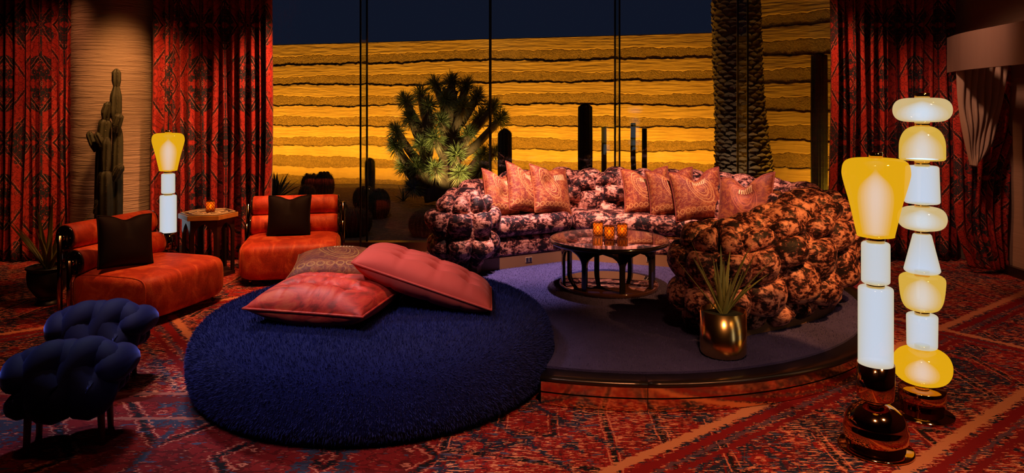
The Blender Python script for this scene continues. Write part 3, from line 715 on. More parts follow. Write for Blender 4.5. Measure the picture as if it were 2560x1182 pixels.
throw(1.49, 6.59, zs + .205, -4, -20, -5, .45, pm[3], 'rust ringed throw cushion between two others on the back seat', chop=.34, ear=.08, seed=5)
throw(1.69, 6.43, zs + .205, -6, -22, -7, .47, pm[3], 'rust ringed throw cushion lying over its neighbour, tip pointing to the curved end', chop=.42, ear=.08, seed=6)
throw(1.90, 5.76, zs + .205, -52, -22, -10, .50, pm2, 'crumpled dark red floral throw cushion with yellow blossoms behind the near arm', chop=.40, ear=.06, seed=7, dent=(.2, .3, .3, .7))

# ------------------------------------------------------------------ coffee table
TX, TY = .785, 5.73
ct = tag(empty('coffee_table', (TX, TY, HP)), 'round dark lacquer coffee table on arched legs standing on the platform', 'coffee table')
TR = .478
b = MB(); b.lathe([(0.001, .385), (TR - .02, .385), (TR - .012, .387)], 96); b.build('table_top', M['lacquer'], ct)
b = MB(); pr = [(TR - .06, .352), (TR - .012, .352)] + [(TR - .012 + .018 * cos(a), .370 + .018 * sin(a)) for a in [-pi / 2 + pi * i / 8 for i in range(9)]] + [(TR - .02, .3855)]
b.lathe(pr, 96); b.build('rim', M['glossblack'], ct)
b = MB(); b.lathe([(0.001, .032), (.392, .032), (.398, .029), (.400, .022), (.400, .004), (.39, .0), (.001, 0)], 96); b.build('base_disc', M['lacquer'], ct)
NL = 8; RL = .375
def leg_mesh():
    """one leg with the spandrels of its two half arches, bent to the circle"""
    half = pi / NL; zt, zb = .352, .03; m = MB(); prof_ = []
    for i in range(15):
        t = i / 14; z = zb + (zt - zb) * t
        wleg = .020 / RL
        if z < .22: wd = wleg
        else:
            q = (z - .22) / (.325 - .22); wd = half if q >= 1 else wleg + (half - wleg) * (1 - sqrt(max(0, 1 - q * q)))
        prof_.append((z, min(wd, half)))
    for r in (RL - .011, RL + .011):
        m.grid(lambda u, v: (lambda z, wd: (r * cos((2 * v - 1) * wd), r * sin((2 * v - 1) * wd), z))(*prof_[round(u * 14)]), 14, 8)
    n = 15 * 9
    for i in range(14):
        for c in (0, 8):
            a, b_ = i * 9 + c, (i + 1) * 9 + c; m.F.append((a, b_, b_ + n, a + n))
    return m
lm = leg_mesh()
l0 = lm.build('leg', M['glossblack'], ct)
for k in range(NL):
    o = l0 if k == 0 else l0.copy()
    if k: C.objects.link(o); o.parent = ct
    o.rotation_euler = (0, 0, 2 * pi * k / NL + radians(8))

# ------------------------------------------------------------------ candle holders
def votive(loc, label, group, r=.040, h=.105):
    e = empty('candle_holder', loc, 0, label, 'candle holder', group)
    b = MB(); b.lathe([(.001, .004), (r * .93, .004), (r, .010), (r, h), (r - .003, h), (r - .003, .012), (.001, .012)], 28); b.build('glass_cup', M['cup'], e)
    b = MB(); nw = 9
    for s in (-1, 1):
        for k in range(nw):
            pts = [((r + .0015) * cos(2 * pi * k / nw + s * q / 8 * 2.1), (r + .0015) * sin(2 * pi * k / nw + s * q / 8 * 2.1), .006 + (h - .008) * q / 8) for q in range(9)]
            b.tube(pts, .0016, 4, False)
    b.tube([((r + .001) * cos(2 * pi * i / 24), (r + .001) * sin(2 * pi * i / 24), h) for i in range(26)], .002, 5, False)
    b.build('wire_lattice', M['wire'], e)
    b = MB(); b.lathe([(.001, .013), (r * .72, .013), (r * .72, .036), (.001, .036)], 20); b.build('candle', M['wax'], e)
    b = MB(); b.lathe([(.0005, .037), (.008, .046), (.0095, .054), (.006, .068), (.0005, .080)], 12); b.build('flame', M['flame'], e)
    l = bpy.data.lights.new('candle_light', 'POINT'); l.energy = .12; l.color = (1, .55, .12); l.shadow_soft_size = .012
    o = link(bpy.data.objects.new('candle_light', l)); o.parent = e; o.location = (0, 0, .088)
    return e
t = T('amber_cup'); M['cup'] = t.surf(t.mixs(.45, t.sh('ShaderNodeBsdfTransparent', Color=(1, .62, .22, 1)), t.mixs(.12, t.sh('ShaderNodeBsdfTranslucent', Color=(.9, .34, .05, 1)), t.sh('ShaderNodeBsdfGlossy', Roughness=.1))))
M['wire'] = simple('dark_wire', (.03, .015, .008), .4, .7); M['wax'] = simple('candle_wax', (.85, .55, .25), .5)
zt = HP + .387
G_ = 'candle holders on the coffee table'
votive((.715, 5.88, zt), 'amber candle holder on the coffee table, closest to the corner of the sofa seat', G_)
votive((.785, 5.70, zt), 'lit amber candle holder on the coffee table, set before the other two at its centre', G_)
votive((.905, 5.80, zt), 'amber candle holder on the coffee table, on the side of the gold pot', G_)

# ------------------------------------------------------------------ lounge chairs
def chair(loc, rz, label, name='lounge_chair'):
    """local: seat front faces -y, width along x"""
    e = empty(name, loc, rz, label, 'chair')
    W2, D0, D1 = .47, -.50, .38
    m = MB()                                             # seat: bulging rounded block
    def sf(u, v):
        th = 2 * pi * u; ph = -pi / 2 + pi * v
        ce = lambda x, p: math.copysign(abs(x) ** p, x)
        e1, e2 = .32, .36
        x = ce(cos(ph), e1) * ce(cos(th), e2); y = ce(cos(ph), e1) * ce(sin(th), e2); z = ce(sin(ph), e1)
        bul = 1 + .03 * (1 - z * z)
        return (x * W2 * bul, (D0 + D1) / 2 + y * (D1 - D0) / 2 * bul, .215 + z * .180)
    m.grid(sf, 64, 36, cu=True); m.build('seat', M['orange'], e)
    for xx in (-W2 * .93, W2 * .93):
        m = MB()                      # side seams
        pts = []
        for i in range(74):
            a = 2 * pi * i / 72; lo, hi = 0, 1.2
            for _ in range(24):
                k = (lo + hi) / 2; f = (.93 ** (2 / .36) + abs(k * cos(a)) ** (2 / .36)) ** (.36 / .32) + abs(k * sin(a)) ** (2 / .32)
                lo, hi = (k, hi) if f < 1 else (lo, k)
            bul = 1 + .03 * (1 - min(1, (lo * sin(a)) ** 2)); pts.append((xx * bul, (D0 + D1) / 2 + lo * cos(a) * (D1 - D0) / 2 * bul, .215 + lo * sin(a) * .180))
        m.tube(pts, .006, 5, False); m.build('seam', M['orange'], e)
    for (yy, zz, rr) in ((.40, .645, .105), (.30, .455, .105)):
        m = MB(); L = .44
        pts = [(-L, yy, zz)] + [(-L + .93 * 2 * L * i / 6 + .03 * L, yy, zz) for i in range(7)] + [(L, yy, zz)]
        m.tube(pts, [rr * .93] + [rr] * 7 + [rr * .93], 28, True); bo = m.build('bolster', M['orange'], e)
        for s in (-1, 1):
            m = MB(); m.tube([(s * (L + .001), yy, zz), (s * (L + .014), yy, zz), (s * (L + .018), yy, zz)], [rr * .93, rr * .93, rr * .86], 28); dk = m.build('end_disc', M['glossblack'], bo)
            m = MB(); m.tube([(s * (L + .018), yy, zz), (s * (L + .034), yy, zz)], [.022, .018], 14); m.build('bolt', M['bronze'], bo)
            for q in range(5):
                m = MB(); a = 2 * pi * q / 5 + .6; m.tube([(s * (L + .018), yy + .068 * cos(a), zz + .068 * sin(a)), (s * (L + .022), yy + .068 * cos(a), zz + .068 * sin(a))], .005, 8); m.build('screw', M['bronze'], bo)
    for s in (-1, 1):
        for (yy, zz) in ((.40, .70), (.30, .51)):
            m = MB(); m.tube([(s * .496, yy, .0), (s * .496, yy, zz - .03)], .020, 14); m.build('post', M['chrome'], e)
        m = MB(); m.tube([(s * .36, -.40, 0), (s * .36, -.40, .075)], .014, 12); m.build('foot', M['chrome'], e)
    m = MB(); m.tube([(-.496, .35, .10), (.496, .35, .10)], .012, 10); m.build('cross_bar', M['chrome'], e)
    e.scale = (.94, .90, .97)
    return e
cA = chair((-2.94, 5.68, 0), radians(90 - 16), 'rust velvet armless lounge chair in front of the tall cactus, side turned to the stools')
cB = chair((-2.13, 6.86, 0), radians(12), 'rust velvet armless lounge chair beside the window, next to the hexagonal table')
def blackcush(loc, yaw, tilt, roll, label):
    e = empty('square_cushion', loc, 0, label, 'cushion')
    e.rotation_euler = (Matrix.Rotation(radians(yaw), 3, 'Z') @ Matrix.Rotation(radians(tilt), 3, 'X') @ Matrix.Rotation(radians(roll), 3, 'Y')).to_euler()
    pillow('c', .40, .40, .16, M['blackvel'], e, chop=.18, ear=.05, seed=21); return e
blackcush((-2.17, 6.88, .565), 10, -16, 0, 'black velvet cushion on the lounge chair by the window')
blackcush((-3.0, 5.48, .585), 50, -14, 4, 'black velvet cushion on the lounge chair near the navy stools')

# ------------------------------------------------------------------ hexagonal side table with a candle
hx = tag(empty('side_table', (-2.95, 6.86, 0), radians(12)), 'hexagonal side table with inlaid top and arched dark legs between the rust chairs', 'side table')
HR = .275; hexp = lambda R, k0=0: [(R * cos(pi / 3 * k + k0), R * sin(pi / 3 * k + k0)) for k in range(6)]
prism('table_edge', hexp(HR), .555, .60, M['hexgold'], hx, .004, 2, False); prism('table_top', hexp(HR - .012), .60, .604, M['hextop'], hx)
b = MB()
for k in range(6):
    a = pi / 3 * k; c0 = (.095 * cos(a), .095 * sin(a))
    b.tube([(c0[0] + .085 * cos(q * pi / 3), c0[1] + .085 * sin(q * pi / 3), .606) for q in range(7)], .0045, 4, False)
    p, q = hexp(HR - .03)[k], hexp(HR - .03)[(k + 1) % 6]; b.tube([(*p, .606), (*q, .606)], .005, 4)
b.build('bone_inlay', M['inlay'], hx)
def hexleg():
    """corner leg with half an arch to each side, in the planes of the two neighbouring faces"""
    m = MB(); R = HR - .035; c = Vector((R, 0)); half = R / 2
    for sgn in (-1, 1):
        d = Vector((-.5, sgn * sqrt(3) / 2)); nin = Vector((-sqrt(3) / 2, -sgn * .5)); rows = []
        for i in range(17):
            z = .02 + (.555 - .02) * i / 16
            if z < .40: wd = .034
            else: q = min(1, (z - .40) / .105); wd = .034 + (half - .034) * (1 - sqrt(max(0, 1 - q * q)))
            rows.append((z, wd))
        def fn(u, v, off=0):
            z, wd = rows[round(u * 16)]; p = c + d * (wd * v) + nin * off; return (p.x, p.y, z)
        n0 = len(m.V); m.grid(lambda u, v: fn(u, v, 0), 16, 3); n1 = len(m.V); m.grid(lambda u, v: fn(u, v, .022), 16, 3)
        for i in range(16): m.F.append((n0 + i * 4 + 3, n0 + i * 4 + 7, n1 + i * 4 + 7, n1 + i * 4 + 3))
    return m
h0 = hexleg().build('leg', M['darkwood'], hx, False)
for k in range(1, 6):
    o = h0.copy(); C.objects.link(o); o.parent = hx; o.rotation_euler = (0, 0, pi / 3 * k)
prism('base_board', hexp(HR - .03), 0, .035, M['darkwood'], hx)
votive((-2.93, 6.86, .606), 'x', None)['label'] = 'amber lattice candle holder on the hexagonal side table'

# ------------------------------------------------------------------ braided stools
def stool(loc, rz, label):
    e = empty('braided_stool', loc, rz, label, 'stool', 'braided navy stools')
    cz = .315
    for k in range(3):
        ph = 2 * pi * k / 3; pts = []; rad = []
        for i in range(49):
            t_ = i / 48; tt = 2 * pi * 1.0 * t_ + ph; env = sin(pi * min(1, max(0, t_ * .9 + .05))) ** .35
            pts.append(((t_ - .5) * .42, .135 * sin(tt) * (.55 + .45 * env), cz + .070 * cos(2 * tt)))
            rad.append(.098 * (max(.02, 1 - abs(2 * t_ - 1) ** 4.5)) ** .5 * (1 + .10 * sin(3 * tt + k)))
        m = MB(); m.tube(pts, rad, 20); st = m.build('braid_strand', M['bluevel'], e)
    m = MB(); 
    for k in range(2):
        m = MB(); s = -1 if k else 1
        pts = [(s * .20 + .04 * s * cos(a) * .6, .12 * cos(a * 1.0), cz - .01 + .05 * sin(a)) for a in [pi * i / 16 for i in range(17)]]
        m.tube(pts, [.085 * (.35 + .65 * sin(pi * (i + 1) / 18) ** .5) for i in range(17)], 18); m.build('braid_loop', M['bluevel'], e)
    m = MB(); m.grid(lambda u, v: (.24 * sin(pi * v) ** .7 * cos(2 * pi * u), .16 * sin(pi * v) ** .7 * sin(2 * pi * u), cz - .06 + .07 * -cos(pi * v)), 28, 12, cu=True); m.build('cushion_pad', M['bluevel'], e)
    for sx in (-1, 1):
        for sy in (-1, 1):
            m = MB(); m.tube([(sx * .155, sy * .105, .0), (sx * .145, sy * .10, .27)], [.014, .019], 12); m.build('leg', M['stoolwood'], e)
        m = MB(); m.tube([(sx * .15, -.102, .155), (sx * .15, .102, .155)], .005, 8); m.build('stretcher', M['brass'], e)
    for sy in (-1, 1):
        m = MB(); m.tube([(-.15, sy * .102, .17), (.15, sy * .102, .17)], .005, 8); m.build('stretcher', M['brass'], e)
    return e
stool((-2.14, 3.42, 0), radians(20), 'braided navy velvet stool standing before its twin, farther from the rust chairs')
stool((-2.40, 4.12, 0), radians(16), 'braided navy velvet stool standing between its twin and the rust chair')

# ------------------------------------------------------------------ floor lamps
def lampseg(e, prof_, mat, core_r=None, core_h=.88, name='glass_shade', n=48):
    m = MB(); m.lathe(prof_, n); o = m.build(name, mat, e)
    if core_r:
        z0, z1 = min(p[1] for p in prof_), max(p[1] for p in prof_)
        for q in (1.0, .82, .64, .46, .28):
            m = MB(); m.lathe([(max(.0008, p[0] * core_r * q * max(.02, 1 - ((p[1] - z0) / (z1 - z0)) ** 2.6) ** .5), z0 + .006 + (p[1] - z0) * (1 - .012 / (z1 - z0)) * (core_h + (1 - q) * .12)) for p in prof_], 32); m.build('light_core', M['core'], o)
    return o
def rounded(r0, r1, z0, z1, c=.012):
    """closed profile, bottom radius r0, top radius r1, with rolled rims"""
    p = [(.001, z0)]
    for i in range(6): a = pi / 2 * i / 5; p.append((r0 - c + c * sin(a), z0 + c - c * cos(a)))
    for i in range(1, 6): t_ = i / 6; p.append((r0 + (r1 - r0) * t_, z0 + c + (z1 - z0 - 2 * c) * t_))
    for i in range(6): a = pi / 2 * i / 5; p.append((r1 - c + c * cos(a), z1 - c + c * sin(a)))
    return p + [(.001, z1)]
def ellip(r, z0, z1, p=.5):
    return [(max(.001, r * abs(cos(a)) ** p), (z0 + z1) / 2 + (z1 - z0) / 2 * math.copysign(abs(sin(a)) ** 1, sin(a))) for a in [-pi / 2 + pi * i / 24 for i in range(25)]]
def neck(e, z0, z1, r=.036):
    m = MB(); m.lathe([(.001, z0), (r, z0), (r, z1), (.001, z1)], 24); m.build('brass_neck', M['brass'], e)
def tulip(z0, z1, rt, rb):
    pts = [(.001, 0, z0), (rb * .9, 0, z0), (rb, 0, z0 + .015), (rb + (rt - rb) * .45, 0, z0 + (z1 - z0) * .40), (rt * .97, 0, z0 + (z1 - z0) * .72), (rt, 0, z0 + (z1 - z0) * .84), (rt * .93, 0, z0 + (z1 - z0) * .94), (rt * .72, 0, z1 - .004), (rt * .3, 0, z1), (.001, 0, z1)]
    return [(max(.001, p.x), p.z) for p in spline(pts, 40)]
def tulip_lamp(loc, label, letter):
    e = empty('floor_lamp', loc, 0, label, 'floor lamp')
    m = MB(); m.lathe([(.001, 0), (.158, 0), (.165, .004), (.165, .012), (.158, .016), (.001, .016)], 48); m.build('base_plate', M['bronze'], e)
    m = MB(); m.lathe([(.125, .016), (.128, .02), (.128, .055), (.13, .06), (.14, .062)], 48); m.build('base_ring', M['bronze'], e)
    m = MB(); m.lathe([(.14, .060), (.142, .065), (.142, .105), (.136, .118)] + [(max(.001, .136 * cos(a)), .118 + .105 * sin(a)) for a in [pi / 2 * i / 12 for i in range(1, 13)]], 48); m.build('dome', M['bronze'], e)
    neck(e, .205, .245, .04)
    m = MB(); m.lathe([(.001, .24), (.074, .24), (.08, .246), (.082, .25), (.082, .405), (.079, .405), (.079, .38), (.001, .38)], 40); sl = m.build('bronze_sleeve', M['bronze'], e)
    if letter:
        cu = bpy.data.curves.new('letter', 'FONT'); cu.body = 'P'; cu.size = .024; cu.align_x = 'CENTER'; cu.extrude = .0006
        ang = atan2(-loc[1], -loc[0]) ; o = link(bpy.data.objects.new('letter', cu)); o.parent = sl
        o.location = (.0835 * cos(ang), .0835 * sin(ang), .372); o.rotation_euler = (radians(90), 0, ang + pi / 2); cu.materials.append(M['gap']); C.objects.unlink(o); me_ = bpy.data.meshes.new_from_object(o); o2 = link(bpy.data.objects.new('letter', me_)); o2.parent = sl; o2.location = o.location; o2.rotation_euler = o.rotation_euler; bpy.data.objects.remove(o)
    lampseg(e, rounded(.076, .076, .395, .765), M['opal'])
    neck(e, .762, .785, .040); lampseg(e, rounded(.062, .062, .782, .975), M['opal']); neck(e, .972, 1.01, .040)
    lampseg(e, tulip(1.005, 1.372, .146, .083), M['yellow'], .70, .80); neck(e, 1.368, 1.40, .030)
    return e
tulip_lamp((1.715, 3.33, 0), 'stacked glass floor lamp with yellow tulip shade and domed bronze base before the sofa', True)
tulip_lamp((-3.36, 6.90, 0), 'stacked glass floor lamp with yellow tulip shade between the cactus and the hexagonal table', False)
e = empty('floor_lamp', (2.155, 3.71, 0), 0, 'tall floor lamp of eight stacked opal and amber glass shapes', 'floor lamp')
m = MB(); m.lathe([(.001, 0), (.146, 0), (.15, .004), (.15, .01), (.001, .012)], 48); m.build('base_plate', M['bronze'], e)
m = MB(); m.lathe([(.10, .012), (.10, .058), (.112, .06), (.112, .135), (.108, .14), (.001, .14)], 48); m.build('base_drum', M['bronze'], e)
neck(e, .138, .175); lampseg(e, ellip(.140, .165, .345), M['yellow'], .62, .66); neck(e, .335, .365)
lampseg(e, rounded(.072, .074, .352, .525), M['opal']); neck(e, .522, .552)
bw = [(.001, .545)] + [(p.x, p.z) for p in spline([(.035, 0, .545), (.075, 0, .556), (.098, 0, .60), (.108, 0, .68), (.107, 0, .715), (.095, 0, .728)], 20)] + [(.001, .728)]
lampseg(e, bw, M['yellow2'], .92); neck(e, .725, .755)
lampseg(e, rounded(.086, .046, .745, .950, .016), M['opal']); neck(e, .948, .972); lampseg(e, ellip(.115, .968, 1.090, .42), M['warmopal'], .92); neck(e, 1.085, 1.112)
lampseg(e, rounded(.084, .078, 1.108, 1.305), M['opal']); neck(e, 1.30, 1.335)
dm = [(.001, 1.335), (.100, 1.335), (.108, 1.342)] + [(max(.001, .108 * cos(a) ** .62), 1.40 + .115 * sin(a)) for a in [pi / 2 * i / 14 for i in range(15)]]
lampseg(e, dm, M['yellow2'], .92); neck(e, 1.508, 1.54); lampseg(e, ellip(.138, 1.535, 1.662, .38), M['warmopal'], .92); neck(e, 1.655, 1.688, .036)

# ------------------------------------------------------------------ succulents
def leafmesh(L, W, curve, thick=.25, n=10):
    """leaf rising from the origin towards +z and bending towards +x"""
    m = MB(); V = []
    for i in range(n + 1):
        t_ = i / n; a = curve * t_; wd = W * (1 - t_ ** 1.6) * (.75 + .5 * t_ * (1 - t_)) + .0008; x = L * (sin(curve * t_ * .5) * t_); z = L * t_ * cos(curve * t_ * .5)
        nx, nz = cos(a), -sin(a); c = Vector((x, 0, z)); nv = Vector((nx, 0, nz))
        for (yy, dd) in ((-1, .25), (-.5, -.10), (0, -.22), (.5, -.10), (1, .25), (.5, .18), (0, .12), (-.5, .18)):
            V.append(tuple(c + Vector((0, yy * wd, 0)) - nv * (dd * wd * thick * 4)))
    F = []
    for i in range(n):
        for k in range(8): F.append((i * 8 + k, i * 8 + (k + 1) % 8, (i + 1) * 8 + (k + 1) % 8, (i + 1) * 8 + k))
    m.add(V, F); return m
def plant_leaves(e, base, specs, mat, teeth=None):
    for (az, lean, L, W, curve) in specs:
        m = leafmesh(L, W, curve); 
        if teeth:
            for i in range(2, 9):
                for s in (-1, 1):
                    t_ = i / 10; wd = W * (1 - t_ ** 1.6) * (.75 + .5 * t_ * (1 - t_)); x = L * sin(curve * t_ * .5) * t_; z = L * t_ * cos(curve * t_ * .5)
                    k = len(m.V); m.V += [(x, s * wd * .97, z - .003), (x, s * wd * .97, z + .004), (x, s * (wd + .004), z + .003)]; m.U += [(0, 0)] * 3; m.F.append((k, k + 1, k + 2))
        o = m.build('leaf', mat, e); o.location = (base[0] + .012 * cos(az), base[1] + .012 * sin(az), base[2]); o.rotation_euler = (Matrix.Rotation(az, 3, 'Z') @ Matrix.Rotation(lean, 3, 'Y')).to_euler()
# gold pot on the platform
gp = tag(empty('potted_aloe', (1.235, 4.13, HP), 0), 'spiky green aloe in a polished gold cylinder pot at the near sofa arm', 'potted plant')
m = MB(); R = .132; H = .26
m.lathe([(.001, .0), (R - .035, .0)] + [(R - .03 + .03 * sin(a), .03 - .03 * cos(a)) for a in [pi / 2 * i / 6 for i in range(7)]] + [(R, H), (R - .005, H), (R - .006, H - .04), (.001, H - .04)], 64); m.build('pot', M['brushed'], gp)
m = MB(); m.lathe([(.001, H - .018), (R * .6, H - .02), (R - .008, H - .028)], 32); m.build('soil', M['soil'], gp)
rr = random.Random(4); sp = []
for az, ln, L in ((180, 40, .44), (165, 22, .50), (200, 26, .40), (140, 20, .36), (230, 14, .34), (90, 4, .40), (260, 6, .33), (300, 10, .30), (20, 16, .45), (0, 26, .43), (350, 32, .44), (10, 40, .36), (330, 22, .34), (60, 18, .38), (120, 12, .33), (280, 22, .26), (215, 8, .28)):
    sp.append((radians(az), radians(ln), L, .021 + rr.uniform(-.002, .003), rr.uniform(-.1, .45)))
plant_leaves(gp, (0, 0, H - .03), sp, M['aloe'], True)
bp_ = tag(empty('potted_aloe', (-3.83, 5.83, 0), 0), 'long leaved aloe in a black urn behind the rust chair', 'potted plant')
m = MB(); m.lathe([(p.x, p.z) for p in spline([(.001, 0, 0), (.085, 0, 0), (.095, 0, .01), (.075, 0, .05), (.10, 0, .085), (.142, 0, .16), (.152, 0, .25), (.148, 0, .285), (.162, 0, .30), (.155, 0, .31), (.14, 0, .29), (.001, 0, .27)], 60)], 48); m.build('pot', M['pot'], bp_)
sp = [(radians(az), radians(ln), L, .030, cv) for az, ln, L, cv in ((180, 32, .50, .15), (170, 42, .56, .1), (150, 16, .55, .1), (250, 10, .38, .2), (100, 4, .62, .1), (60, 10, .50, .2), (20, 14, .46, -.1), (0, 24, .42, -.15), (340, 34, .40, .2), (200, 20, .42, .3), (280, 16, .36, .3), (310, 26, .34, .3), (225, 28, .34, .3), (40, 30, .62, .15))]
plant_leaves(bp_, (0, 0, .28), sp, M['aloe'], True)
m = MB(); m.lathe([(.001, .288), (.09, .285), (.139, .28)], 24); m.build('soil', M['soil'], bp_)

def cactus_stem(pts, radii, ribs=8, depth=.22, n=None, seg=30):
    P = spline(pts, seg); m = MB(); k = len(radii) - 1; R = []
    for i in range(seg + 1):
        t_ = i / seg * k; j = min(int(t_), k - 1); f = t_ - j; f = f * f * (3 - 2 * f); R.append(radii[j] * (1 - f) + radii[j + 1] * f)
    m.tube([tuple(p) for p in P], R, n or ribs * 4, True, ribs, depth); return m
def spines(name, pts, radii, ribs, parent, mat, step=.03, length=.02, wd=.0012, seg=60, seed=1):
    r = random.Random(seed); P = spline(pts, seg); V = []; F = []; k = len(radii) - 1
    for i in range(1, seg):
        t_ = i / seg * k; j = min(int(t_), k - 1); f = t_ - j; R = radii[j] * (1 - f) + radii[j + 1] * f; c = P[i]; tn = (P[i + 1] - P[i - 1]).normalized()
        x = (Vector((1, 0, .01)) - tn * tn.x).normalized(); y = tn.cross(x)
        for q in range(ribs):
            for _ in range(3):
                a = 2 * pi * q / ribs + r.uniform(-.12, .12); d = x * cos(a) + y * sin(a); p = c + d * R * .99; dd = (d + tn * r.uniform(-.8, .8) + y * r.uniform(-.5, .5)).normalized(); s = dd.cross(tn).normalized() * wd; b_ = len(V)
                V += [tuple(p - s), tuple(p + s), tuple(p + dd * length * r.uniform(.6, 1.2))]; F.append((b_, b_ + 1, b_ + 2))
    o = mk(name, V, F, mat, parent, False); o['kind'] = 'stuff'; return o
# the tall cactus indoors; coordinates in its own plane, x across, z up
ic = tag(empty('tall_cactus', (-3.98, 6.95, 0)), 'tall many armed brown green cactus in front of the plaster column', 'cactus')
PXM = 6.95 / 1765
def ip(px, py, y=0): return ((px - 1280) * PXM + 3.98, y, 1.6 - (py - 274) * PXM)
m = MB(); m.lathe([(.001, 0), (.17, 0), (.21, .28), (.215, .32), (.20, .32), (.19, .28), (.001, .27)], 36); m.build('pot', M['pot'], ic)
stems = [([ip(258, 620), ip(257, 520), ip(257, 440), ip(260, 360), ip(263, 310), ip(265, 298)], [.075, .075, .07, .068, .06, .032], .0),
         ([ip(265, 300), ip(267, 280), ip(271, 262), ip(272, 254)], [.034, .05, .042, .012], 0),
         ([ip(286, 620, .03), ip(287, 500, .03), ip(289, 400, .03), ip(290, 340, .03), ip(284, 305, .03)], [.06, .062, .055, .05, .03], 0),
         ([ip(285, 305, .03), ip(285, 280, .03), ip(286, 245, .03), ip(287, 216, .03)], [.03, .058, .055, .03], 0),
         ([ip(287, 216, .03), ip(287, 200, .03), ip(287, 182, .03), ip(287, 171, .03)], [.03, .043, .042, .01], 0),
         ([ip(277, 620, -.09), ip(277, 500, -.09), ip(277, 440, -.09), ip(277, 425, -.09)], [.07, .072, .065, .032], 0),
         ([ip(277, 426, -.09), ip(277, 395, -.08), ip(278, 360, -.08), ip(279, 342, -.08)], [.034, .045, .045, .012], 0),
         ([ip(246, 378, -.03), ip(238, 358, -.04), ip(231, 338, -.04), ip(228, 328, -.04)], [.025, .034, .034, .012], 0),
         ([ip(270, 372, -.06), ip(262, 350, -.08), ip(256, 337, -.09), ip(253, 334, -.09)], [.03, .036, .032, .012], 0),
         ([ip(292, 330, -.02), ip(297, 310, -.03), ip(302, 292, -.03), ip(304, 285, -.03)], [.03, .046, .046, .016], 0),
         ([ip(290, 450, -.04), ip(298, 436, -.05), ip(307, 420, -.05), ip(312, 410, -.05)], [.024, .04, .042, .014], 0),
         ([ip(262, 530, -.1), ip(265, 505, -.11), ip(268, 490, -.11)], [.05, .045, .012], 0)]
for k, (pts, rad, _) in enumerate(stems):
    o = cactus_stem(pts, rad, 7, .26, seg=26).build('stem' if k in (0, 2, 5) else 'arm', M['cactus'], ic)
    spines('spines', pts, rad, 7, o, M['spine'], seed=k, seg=40, length=.012)

# garden cacti
def col_cactus(px, ytop, D, wpx, label, mat, group=None, ribs=12, lean=0, hairy=.03, name='columnar_cactus'):
    k = D / 1765; x = (px - 1280) * k; zt_ = 1.6 - (ytop - 274) * k; r = wpx * k / 2; z0 = gz(x, D) - .03
    e = empty(name, (x, D, z0), 0, label, 'cactus', group); h = zt_ - z0
    pts = [(lean * h * .1, 0, 0), (lean * h * .06, 0, h * .33), (0, 0, h * .66), (0, 0, h - r * 1.0), (0, 0, h - r * .45), (0, 0, h - r * .12), (0, 0, h)]; rad = [r * .93, r * .98, r, r * .97, r * .80, r * .45, .004]
    o = cactus_stem(pts, rad, ribs, .12, seg=40).build('stem', mat, e)
    if hairy: spines('spines', pts, rad, ribs, e, M['spine'], seed=int(px), seg=70, length=hairy, wd=.0022)
    return e
col_cactus(1262, 322, 9.6, 36, 'hairy columnar cactus behind the left half of the sofa back, beside the yucca tree', M['gcactus'])
col_cactus(1463, 258, 9.4, 37, 'tall hairy columnar cactus standing behind the middle of the sofa', M['gcactus'], hairy=.022)
col_cactus(1510, 318, 9.5, 13, 'thin columnar cactus painted pale like a reflection, next to the tallest hairy one', M['pale'], ribs=8, hairy=.008)
col_cactus(1583, 308, 9.3, 13, 'thin dark columnar cactus leaning slightly, left of its shorter twin', M['gcactus'], ribs=8, hairy=.008, lean=.3)
col_cactus(1611, 321, 9.3, 13, 'thin dark columnar cactus, the shorter of two side by side', M['gcactus'], ribs=8, hairy=.008)
col_cactus(925, 396, 11.2, 26, 'short columnar cactus among the barrel cacti', M['gcactus'], hairy=.03)
col_cactus(2048, 132, 8.55, 40, 'massive saguaro cactus against the window beside the red curtain', M['gcactus'], ribs=18, hairy=.012, name='saguaro_cactus')
def barrel(px, py, D, wpx, hpx, label, ribs=24, buds=0):
    k = D / 1765; x = (px - 1280) * k; r = wpx * k / 2; h = hpx * k; z0 = gz(x, D) - .02; zc = 1.6 - (py - 274) * k; 
    e = empty('barrel_cactus', (x, D, z0), 0, label, 'cactus'); h = max(h, zc + h / 2 - z0)
    m = MB(); nv = 18
    def fn(u, v):
        a = 2 * pi * u; ph = -pi / 2 + pi * v; rr = r * max(.01, cos(ph)) ** .62 * (1 - .13 * (.5 - .5 * cos(a * ribs))); return (rr * cos(a), rr * sin(a), h / 2 + h / 2 * sin(ph) - (.05 * h * exp(-(1 - v) * 40)))
    m.grid(fn, ribs * 4, nv, cu=True); o = m.build('body', M['gcactus'], e)
    r_ = random.Random(px); V = []; F = []
    for q in range(ribs):
        for i in range(3, nv * 2 - 1):
            ph = -pi / 2 + pi * i / (nv * 2); a = 2 * pi * q / ribs; rr = r * cos(ph) ** .62; p = Vector((rr * cos(a), rr * sin(a), h / 2 + h / 2 * sin(ph)))
            for _ in range(2):
                d = Vector((cos(a) * cos(ph), sin(a) * cos(ph), sin(ph))) + Vector((r_.uniform(-.8, .8), r_.uniform(-.8, .8), r_.uniform(-.8, .8))); d.normalize(); s = d.cross(Vector((0, 0, 1))).normalized() * .003; k_ = len(V)
                V += [tuple(p - s), tuple(p + s), tuple(p + d * .035)]; F.append((k_, k_ + 1, k_ + 2))
    sp_ = mk('spines', V, F, M['spine'], e, False); sp_['kind'] = 'stuff'
    for i in range(buds):
        a = 2 * pi * i / buds; m = MB(); c = (r * .38 * cos(a), r * .38 * sin(a)); m.lathe([(.001, h * .93), (.022, h * .95), (.028, h * 1.0), (.016, h * 1.06), (.001, h * 1.065)], 8, c); m.build('bud', M['bark'], e)
    return e
